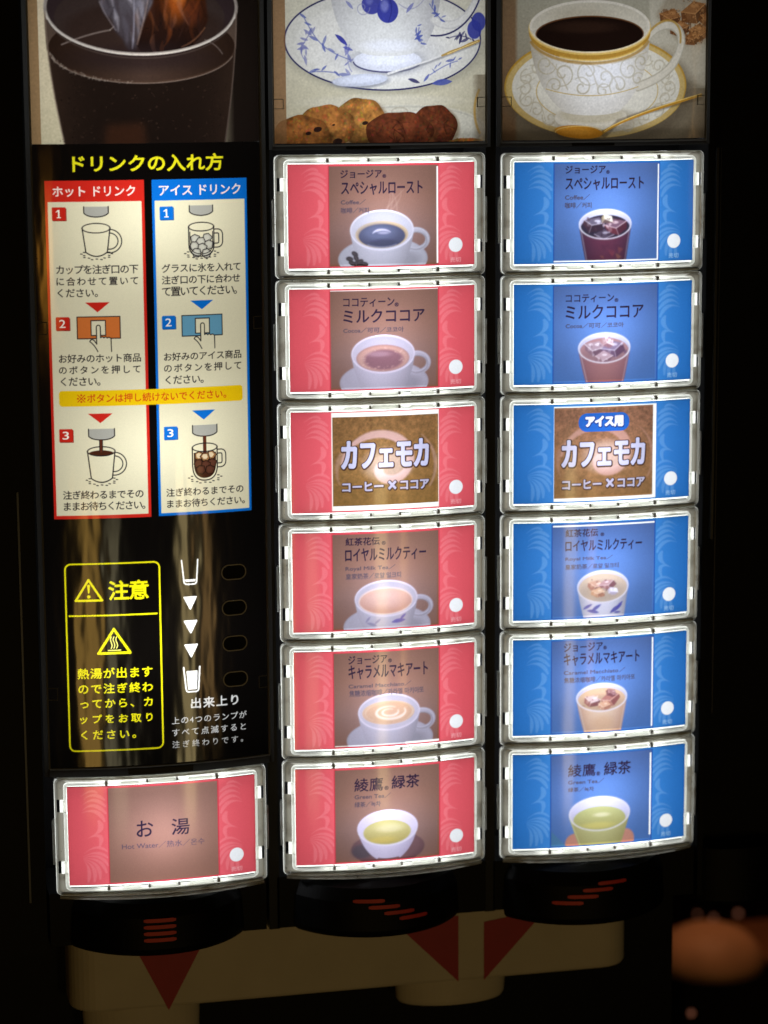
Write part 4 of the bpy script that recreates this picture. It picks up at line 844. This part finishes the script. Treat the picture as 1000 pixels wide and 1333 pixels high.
    cv.ell(-100, -936, 342, 150, (174, 132, 52)); cv.ell(-100, -955, 344, 140, (214, 178, 96)); cv.line(arc(-100, -922, 340, 148, 15, 165), 16, (158, 116, 44), .7, soft=5); cv.line(arc(-100, -938, 340, 150, 30, 120), 9, (236, 206, 128), .7, soft=5)
    cv.ell(-100, -963, 340, 136, (214, 208, 196)); cv.ell(-100, -960, 326, 126, lambda X, Y: lerp((190, 184, 168), (206, 200, 186), (Y+1090)/200)); cv.ell(-150, -1010, 150, 50, (160, 150, 130), .4, .8)
    cv.clip = cv.em(-100, -960, 326, 126); cv.ell(-102, -925, 304, 94, (92, 58, 34)); cv.ell(-102, -922, 298, 90, (26, 15, 11)); cv.ell(-140, -960, 180, 30, (58, 38, 28), .5, .8); cv.clip = None
    cv.line(arc(-100, -962, 338, 134, 10, 170), 8, (226, 206, 156), .8, soft=3)
    cv.line([(-20, -396), (60, -470), (260, -530), (560, -590)], 24, (80, 66, 46), .5, soft=8); cv.line(bez((-40, -408), (40, -460), (200, -520), (560, -604)), 15, (186, 136, 46), taper=(1.2, .8, .9, 1)); cv.line(bez((-20, -420), (40, -466), (200, -526), (560, -610)), 5, (240, 204, 120), .9)
    cv.ell(-160, -410, 142, 40, (84, 66, 40), .6, .3, .05); cv.ell(-165, -418, 134, 34, (184, 122, 34), 1, .04, .08); cv.ell(-185, -424, 96, 20, (214, 150, 54), .8, .6, .08); cv.line(arc(-165, -418, 130, 31, 180, 350), 5, (238, 204, 130), .8, soft=2)
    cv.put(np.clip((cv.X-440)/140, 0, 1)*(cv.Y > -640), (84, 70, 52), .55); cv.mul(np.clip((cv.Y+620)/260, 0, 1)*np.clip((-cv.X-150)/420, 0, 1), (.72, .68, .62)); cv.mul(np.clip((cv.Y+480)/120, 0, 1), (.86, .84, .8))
    cv.grain(.02, 1); return cv
for c, fn, lab, y1, bright in ((0, pic_iced, 'back-lit photograph of a glass of iced coffee', -386, 1.0), (1, pic_plums, 'back-lit photograph of a blue and white cup and cookies', PY1, 1.0), (2, pic_gold, 'back-lit photograph of a gold rimmed cup of coffee', PY1, .70)):
    L = (CX[c], CY[c], 0); w = .0592 if c == 0 else .0572
    zA, zB = -y1*1e-4+(.0006 if c == 0 else 0), -PY0*1e-4
    cvp = fn()
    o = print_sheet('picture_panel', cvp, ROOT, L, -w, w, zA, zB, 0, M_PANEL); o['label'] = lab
    backlight(o, c, 0, (zA+zB)/2, -.03, 'AREA', (.122, .086), .033*bright, WHT)
    backlight(o, c, .003, .0760, -.030, 'POINT', .006, (.034 if c == 0 else .020)*bright, (1, .96, .88) if c == 0 else (.82, .88, 1))
    if c:
        b = MB(); b.box(-.0580, .0575, .0343, .0362, -.004, .0010, 0, bow=.0006); b.box(-.0575, .0570, .0362, .0370, -.002, .0013, 1); b.box(-.0200, .0030, .0346, .0360, .0, .0019, 2)
        b.build('bottom_rail', [M_RAIL, M_EDGE, M_DIV], o, L)
        for s in (-1, 1):
            b = MB(); e = .0574*s; b.box(min(e, e+.0022*s), max(e, e+.0022*s), .0345, zB, -.006, .0006, 0, n=1); b.box(min(e-.0007*s, e+.0001*s), max(e-.0007*s, e+.0001*s), .0362, zB, -.002, .0010, 1, n=1); b.build('side_rail', [M_RAIL, M_EDGE], o, L)
            b = MB(); u = .0520*s; 
            for (p, q, r_, t_) in ((min(u, e), max(u, e), .0600, .0604), (min(u, e), max(u, e), .0552, .0555), (u-.0002, u+.0002, .0552, .0604)): b.box(p, q, r_, t_, 0, .0006)
            b.build('cover_clip', M_EDGE, o, L)
# clear cover edges and clips of the left column
for s in (-1, 1):
    b = MB(); e = .0590*s
    b.box(min(e, e+.0026*s), max(e, e+.0026*s), -.2890, .124, -.008, .0006, 0, n=1); b.box(min(e-.0006*s, e+.0002*s), max(e-.0006*s, e+.0002*s), pz0, .124, -.002, .0011, 1, n=1)
    b.build('side_rail', [M_RAIL, M_EDGE], panel, LOC0)
    for z in (-.0505, -.2415):
        b = MB(); u = .0535*s; q0, q1 = min(u, e), max(u, e)
        for (p, q, r_, t_) in ((q0, q1, z, z+.0003), (q0, q1, z-.0062, z-.0059), (u-.00015, u+.00015, z-.0062, z+.0003)): b.box(p, q, r_, t_, .0003, .0009)
        b.build('cover_clip', M_EDGE, panel, LOC0)
b = MB(); b.box(-.0588, .0588, -.2852, -.2844, -.002, .0012, 1); b.box(-.0600, .0600, -.2892, -.2852, -.006, .0004, 0, bow=.0012); b.box(-.0180, .0160, -.2884, -.2856, 0, .0022, 2); b.build('bottom_rail', [M_RAIL, M_EDGE, M_DIV], panel, LOC0)

# ------------------------------------------------------------------ black housing
def bxv(x0, x1, y0, y1, z0, z1):
    return [(x0, y0, z0), (x1, y0, z0), (x1, y1, z0), (x0, y1, z0), (x0, y0, z1), (x1, y0, z1), (x1, y1, z1), (x0, y1, z1)], [(3, 2, 1, 0), (4, 5, 6, 7), (0, 1, 5, 4), (1, 2, 6, 5), (2, 3, 7, 6), (3, 0, 4, 7)]
H = MB(); ZF = float(plane(625, 1189, .004)[2]); XR = .1845
H.add(*bxv(-.34, XR, .052, .30, -.80, .30))                                      # cabinet behind everything
H.add(*bxv(-.34, -.1855, -.004, .052, ZF, .30)); H.add(*bxv(.1816, XR, .004, .052, ZF, .30))
for x0, x1 in ((-.0640, -.0584), (.0578, .0632)): H.add(*bxv(x0, x1, .006, .052, ZF, .30), 1)
for c, zt in ((0, -.3575), (1, -.3580), (2, -.3585)): H.add(*bxv(CX[c]-.0595, CX[c]+.0580, .006, .0515, ZF+.0004, zt))
xe = float(plane(929, 300, .004)[0]); za_, zb_ = float(plane(929, 700, .004)[2]), float(plane(930, 192, .004)[2])
H.add(*bxv(xe, xe+.0012, .0005, .004, za_, zb_), 2); H.add(*bxv(xe+.0032, xe+.0036, .0030, .004, za_-.1, zb_), 2)
xl = float(plane(36, 1100, -.004)[0]); H.add(*bxv(xl, xl+.0010, -.0052, -.004, float(plane(36, 1175, -.004)[2]), float(plane(36, 640, -.004)[2])), 2)
H.build('housing', [M_BLACK, M_DIV, solid('dark_grey_trim', (.007, .007, .007), .35, .4, noise=.4, scale=300)], ROOT, (0, 0, 0))
# hoods over the spouts, bulging forward, each with four printed stripes
def hood(c, px0, px1, pym, slant, sx, sy):
    a = plane(*px0, .004); d = plane(*px1, .004); x0, x1 = a[0], d[0]; zb = float(min(a[2], d[2])); zt = (-.3565, -.3578, -.3582)[c]
    xm = (x0+x1)/2; hw = (x1-x0)/2
    m = plane(*pym, 0); zb_ = zb; n = 40; V = []; F = []
    sag = .0255; R = (hw*hw+sag*sag)/(2*sag); A = math.asin(min(1, hw/R))
    def P(t, off=0):
        return xm+(R+off)*math.sin(A*t), .004-((R+off)*math.cos(A*t)-R*math.cos(A))
    rows = ((zt, -.010), (zt-.003, -.004), (zt-.010, -.001), (zb+.004, 0), (zb+.0015, -.0006), (zb, -.0022))
    for (z, off) in rows:
        for i in range(n+1):
            x, y = P(-1+2*i/n, off); V.append((x, y, z))
    for j in range(len(rows)-1):
        for i in range(n): k = j*(n+1)+i; F.append((k, k+1, k+n+2, k+n+1))
    F.append(tuple(range((len(rows)-1)*(n+1), len(rows)*(n+1)))); F.append(tuple(range(n, -1, -1)))
    mi = [0]*len(F)
    # stripes: find where the photograph shows them, on the hood's front
    o_, d_ = ray(sx, sy); best = min(((abs((o_+t*d_)[0]-P(s)[0])+abs((o_+t*d_)[1]-P(s)[1]), s, float((o_+t*d_)[2])) for s in np.linspace(-1, 1, 161) for t in [(P(s)[1]-o_[1])/d_[1]]))
    s0, z0 = best[1]*A*R, best[2]
    for k in range(4):
        zc = z0+.0054-.0036*k*1.0; ua = s0+slant*(k-1.5)*.0036-.0088; ub = ua+.0172; o = len(V); m_ = 10
        for i in range(m_+1):
            u = ua+(ub-ua)*i/m_; t = u/(A*R); e = .00105*min(1, (math.sin(math.pi*min(1, max(0, (i+.35)/(m_+.7))))*3.5)**.5)
            x, y = P(t, .00025); V += [(x, y, zc-e), (x, y, zc+e)]
        for i in range(m_): F.append((o+2*i, o+2*i+2, o+2*i+3, o+2*i+1)); mi.append(1)
    mesh_obj('spout_hood', V, F, [M_BLACK, M_STRIPE], ROOT, (0, 0, 0), mi, False)
hood(0, (93, 1233), (318, 1215), (180, 1250), 0, 209, 1211)
hood(1, (384, 1210), (597, 1192), (480, 1222), 2.35, 511, 1184)
hood(2, (656, 1188), (864, 1177), (735, 1199), -2.35, 769, 1163)
# beige spout block under the hoods
YB = .022
def beige():
    pl = lambda x, y: plane(x, y, YB)
    a, b_ = pl(108, 1311), pl(812, 1268); z0 = float((a[2]+b_[2])/2); x0, x1 = float(pl(93, 1280)[0]), float(pl(822, 1225)[0]); z1 = ZF+.02
    V = []; F = []; r = .016; prof = []
    for k in range(9): t = math.pi/2*k/8; prof.append((x0+r-r*math.cos(t), YB+r-r*math.sin(t)))
    for k in range(9): t = math.pi/2*k/8; prof.append((x1-r+r*math.sin(t), YB+r-r*math.cos(t)))
    prof += [(x1, .0519), (x0, .0519)]; n = len(prof)
    rows = ((z0, .0018), (z0+.0006, .0006), (z0+.002, 0), (z1, 0))
    xm = (x0+x1)/2
    for z, ins in rows:
        for (x, y) in prof: V.append((x+(ins if x < xm else -ins), min(y+ins, .0519), z))
    for j in range(3):
        for i in range(n): k = (i+1) % n; F.append((j*n+i, j*n+k, (j+1)*n+k, (j+1)*n+i))
    F.append(tuple(range(n-1, -1, -1))); F.append(tuple(range(3*n, 4*n))); mi = [0]*len(F)
    for tri in (((178, 1238), (262, 1232), (220, 1315)), ((512, 1200), (597, 1192), (597, 1278)), ((630, 1200), (712, 1183), (630, 1276))):
        o = len(V)
        for (px, py) in tri: q = plane(px, py, YB-.0003); V.append((q[0], YB-.0003, q[2]))
        if tri[0][0] == 512: V[-2] = (V[-1][0], V[-2][1], V[-2][2])
        if tri[0][0] == 630: V[-3] = (V[-1][0], V[-3][1], V[-3][2])
        F.append((o, o+1, o+2)); mi.append(1)
    ob = mesh_obj('spout_block', V, F, [M_BEIGE, M_RED], ROOT, (0, 0, 0), mi)
    ob['label'] = 'beige spout block with red arrow triangles'
    for (pl_, pr_, py, dz) in ((108, 262, 1310, .03), (516, 660, 1282, .0145)):
        L, Rr = plane(pl_, py, YB+.012), plane(pr_, py, YB+.012); R = (Rr[0]-L[0])/2; cx = (L[0]+Rr[0])/2; n = 48; V = []; F = []
        ry = min(R*.72, .0155)
        for z, k in ((z0+.001, 1.0), (z0-dz+.002, .97), (z0-dz, .93)):
            for i in range(n): t = 6.28318*i/n; V.append((cx+R*k*math.cos(t), YB+.0165+ry*k*math.sin(t), z))
        for j in range(2):
            for i in range(n): k = (i+1) % n; F.append((j*n+k, j*n+i, (j+1)*n+i, (j+1)*n+k))
        F += [tuple(range(2*n, 3*n)), tuple(range(n))[::-1]]
        mesh_obj('spout', V, F, M_BEIGE, ob, (0, 0, 0))
beige()

# ------------------------------------------------------------------ the dark cabinet at the right and what glows behind it
def tag(o, label, cat, group=None):
    o['label'] = label; o['category'] = cat
    if group: o['group'] = group
nb = bpy.data.objects.new('side_cabinet', None); COL.objects.link(nb); nb.location = (.26, .06, -.40); WORLD[nb.name] = Vector(nb.location)
tag(nb, 'dark cabinet standing right of the dispenser, with a rounded hood at its foot', 'cabinet')
zc = float(plane(940, 1157, .03)[2]); V, F = bxv(.1930, .42, .030, .12, zc, .30); mesh_obj('body', V, F, M_BLACK, nb)
V, F = [], []; xa, xb = float(plane(886, 1168, .03)[0]), float(plane(1012, 1160, .03)[0]); n = 30
for z, k in ((zc+.03, 1), (zc-.001, 1), (zc-.0035, .93)):
    for i in range(n+1): t = math.pi*i/n; V.append(((xa+xb)/2-(xb-xa)/2*k*math.cos(t), .030-.020*k*math.sin(t), z))
for j in range(2):
    for i in range(n): k = j*(n+1)+i; F.append((k+1, k, k+n+1, k+n+2))
F += [tuple(range(2*(n+1), 3*(n+1))), tuple(range(n+1))[::-1]]
mesh_obj('hood', V, F, M_BLACK, nb)

YF = .95
M_WOOD = solid('varnished_wood', (.20, .075, .03), .35, .5, noise=.35, scale=14)
M_BOWL = solid('amber_glaze', (.52, .25, .12), .6, .3, noise=.5, scale=16)
M_DARK = solid('dark_wall', (.012, .008, .006), .8, .1)
tl, trr = plane(884, 1258, YF), plane(1010, 1250, YF)
zt = float(tl[2])
V, F = bxv(float(tl[0]), float(tl[0])+.30, YF, YF+.11, zt-.006, zt); V2, F2 = [], []
ta = bpy.data.objects.new('counter', None); COL.objects.link(ta); ta.location = (float(tl[0]), YF, zt-.4); WORLD[ta.name] = Vector(ta.location)
tag(ta, 'warm lit wooden counter far behind the machine at lower right, blurred', 'counter')
mesh_obj('counter_top', V, F, M_WOOD, ta); V, F = bxv(float(tl[0])+.01, float(tl[0])+.29, YF+.01, YF+.10, zt-.4, zt-.0065); mesh_obj('counter_base', V, F, M_DARK, ta)
V, F = bxv(float(tl[0])-.4, float(tl[0])+1.0, 1.6, 1.64, zt-.9, zt+.8); wl = mesh_obj('wall', V, F, solid('brown_wall', (.16, .06, .03), .8, .1, noise=.5, scale=6), None); wl['label'] = 'dark room wall far behind the counter'; wl['category'] = 'wall'
def dome(name, px, py, wpx, hpx, Y, m, label, cat):
    o_, d_ = ray(px, py); q = o_+(zt-o_[2])/d_[2]*d_; Y = float(q[1]); k = (plane(px+wpx, py, Y)-plane(px-wpx, py, Y))[0]/2; h = k*hpx/wpx; n, mm = 28, 10; V = []; F = []
    for j in range(mm+1):
        t = math.pi/2*j/mm
        for i in range(n): a = 6.28318*i/n; V.append((q[0]+k*math.cos(t)**.8*math.cos(a), Y+k*math.cos(t)**.8*math.sin(a), q[2]+h*math.sin(t)))
    for j in range(mm):
        for i in range(n): a = j*n+i; b = j*n+(i+1) % n; F.append((a, b, b+n, a+n))
    F.append(tuple(range(n))[::-1]); o = mesh_obj(name, V, F, m, None, smooth=True); tag(o, label, cat)
dome('serving_dome', 924, 1255, 66, 50, 0, M_BOWL, 'large orange brown rounded cover on the blurred counter', 'serving dome')
def emis(name, col, s):
    m = mat(name); o = nd(m, 'ShaderNodeOutputMaterial'); e = nd(m, 'ShaderNodeEmission'); e.inputs[0].default_value = col+(1,); e.inputs[1].default_value = s; ln(m, e.outputs[0], o.inputs[0]); return m
M_GLOW = emis('warm_lamp_glow', (1, .36, .20), .22)
for px, py, r, Y, lab in ((961, 1189, 3.0, 1.5, 'tiny pinkish lamp high at the right of the blurred counter'), (929, 1195, 2.6, 1.5, 'tiny pinkish lamp right above the orange cover'), (908, 1190, 2.0, 1.5, 'faint tiny lamp left above the orange cover'), (900, 1319, 3.2, .90, 'lone tiny lamp low in front of the blurred counter')):
    q = plane(px, py, Y); k = float((plane(px+r, py, Y)-q)[0]); V = []; F = []; n = 12
    for j in range(7):
        t = math.pi*(j/6-.5)
        for i in range(n): a = 6.28318*i/n; V.append((k*math.cos(t)*math.cos(a), k*math.cos(t)*math.sin(a), k*math.sin(t)))
    for j in range(6):
        for i in range(n): a = j*n+i; b = j*n+(i+1) % n; F.append((a, b, b+n, a+n))
    o = mesh_obj('small_lamp', V, F, M_GLOW, None, tuple(map(float, q))); tag(o, lab, 'lamp', 'small lamps behind the counter')
l = bpy.data.lights.new('counter_lamp', 'SPOT'); l.energy = 1.9; l.color = (1, .55, .30); l.spot_size = .9; l.shadow_soft_size = .06
o = bpy.data.objects.new('counter_lamp', l); COL.objects.link(o); q = plane(925, 1235, YF+.1); o.location = (float(q[0])-.05, YF-.05, float(q[2])+.5)
o.rotation_euler = (Vector(o.location)-Vector(q)).to_track_quat('Z', 'Y').to_euler()
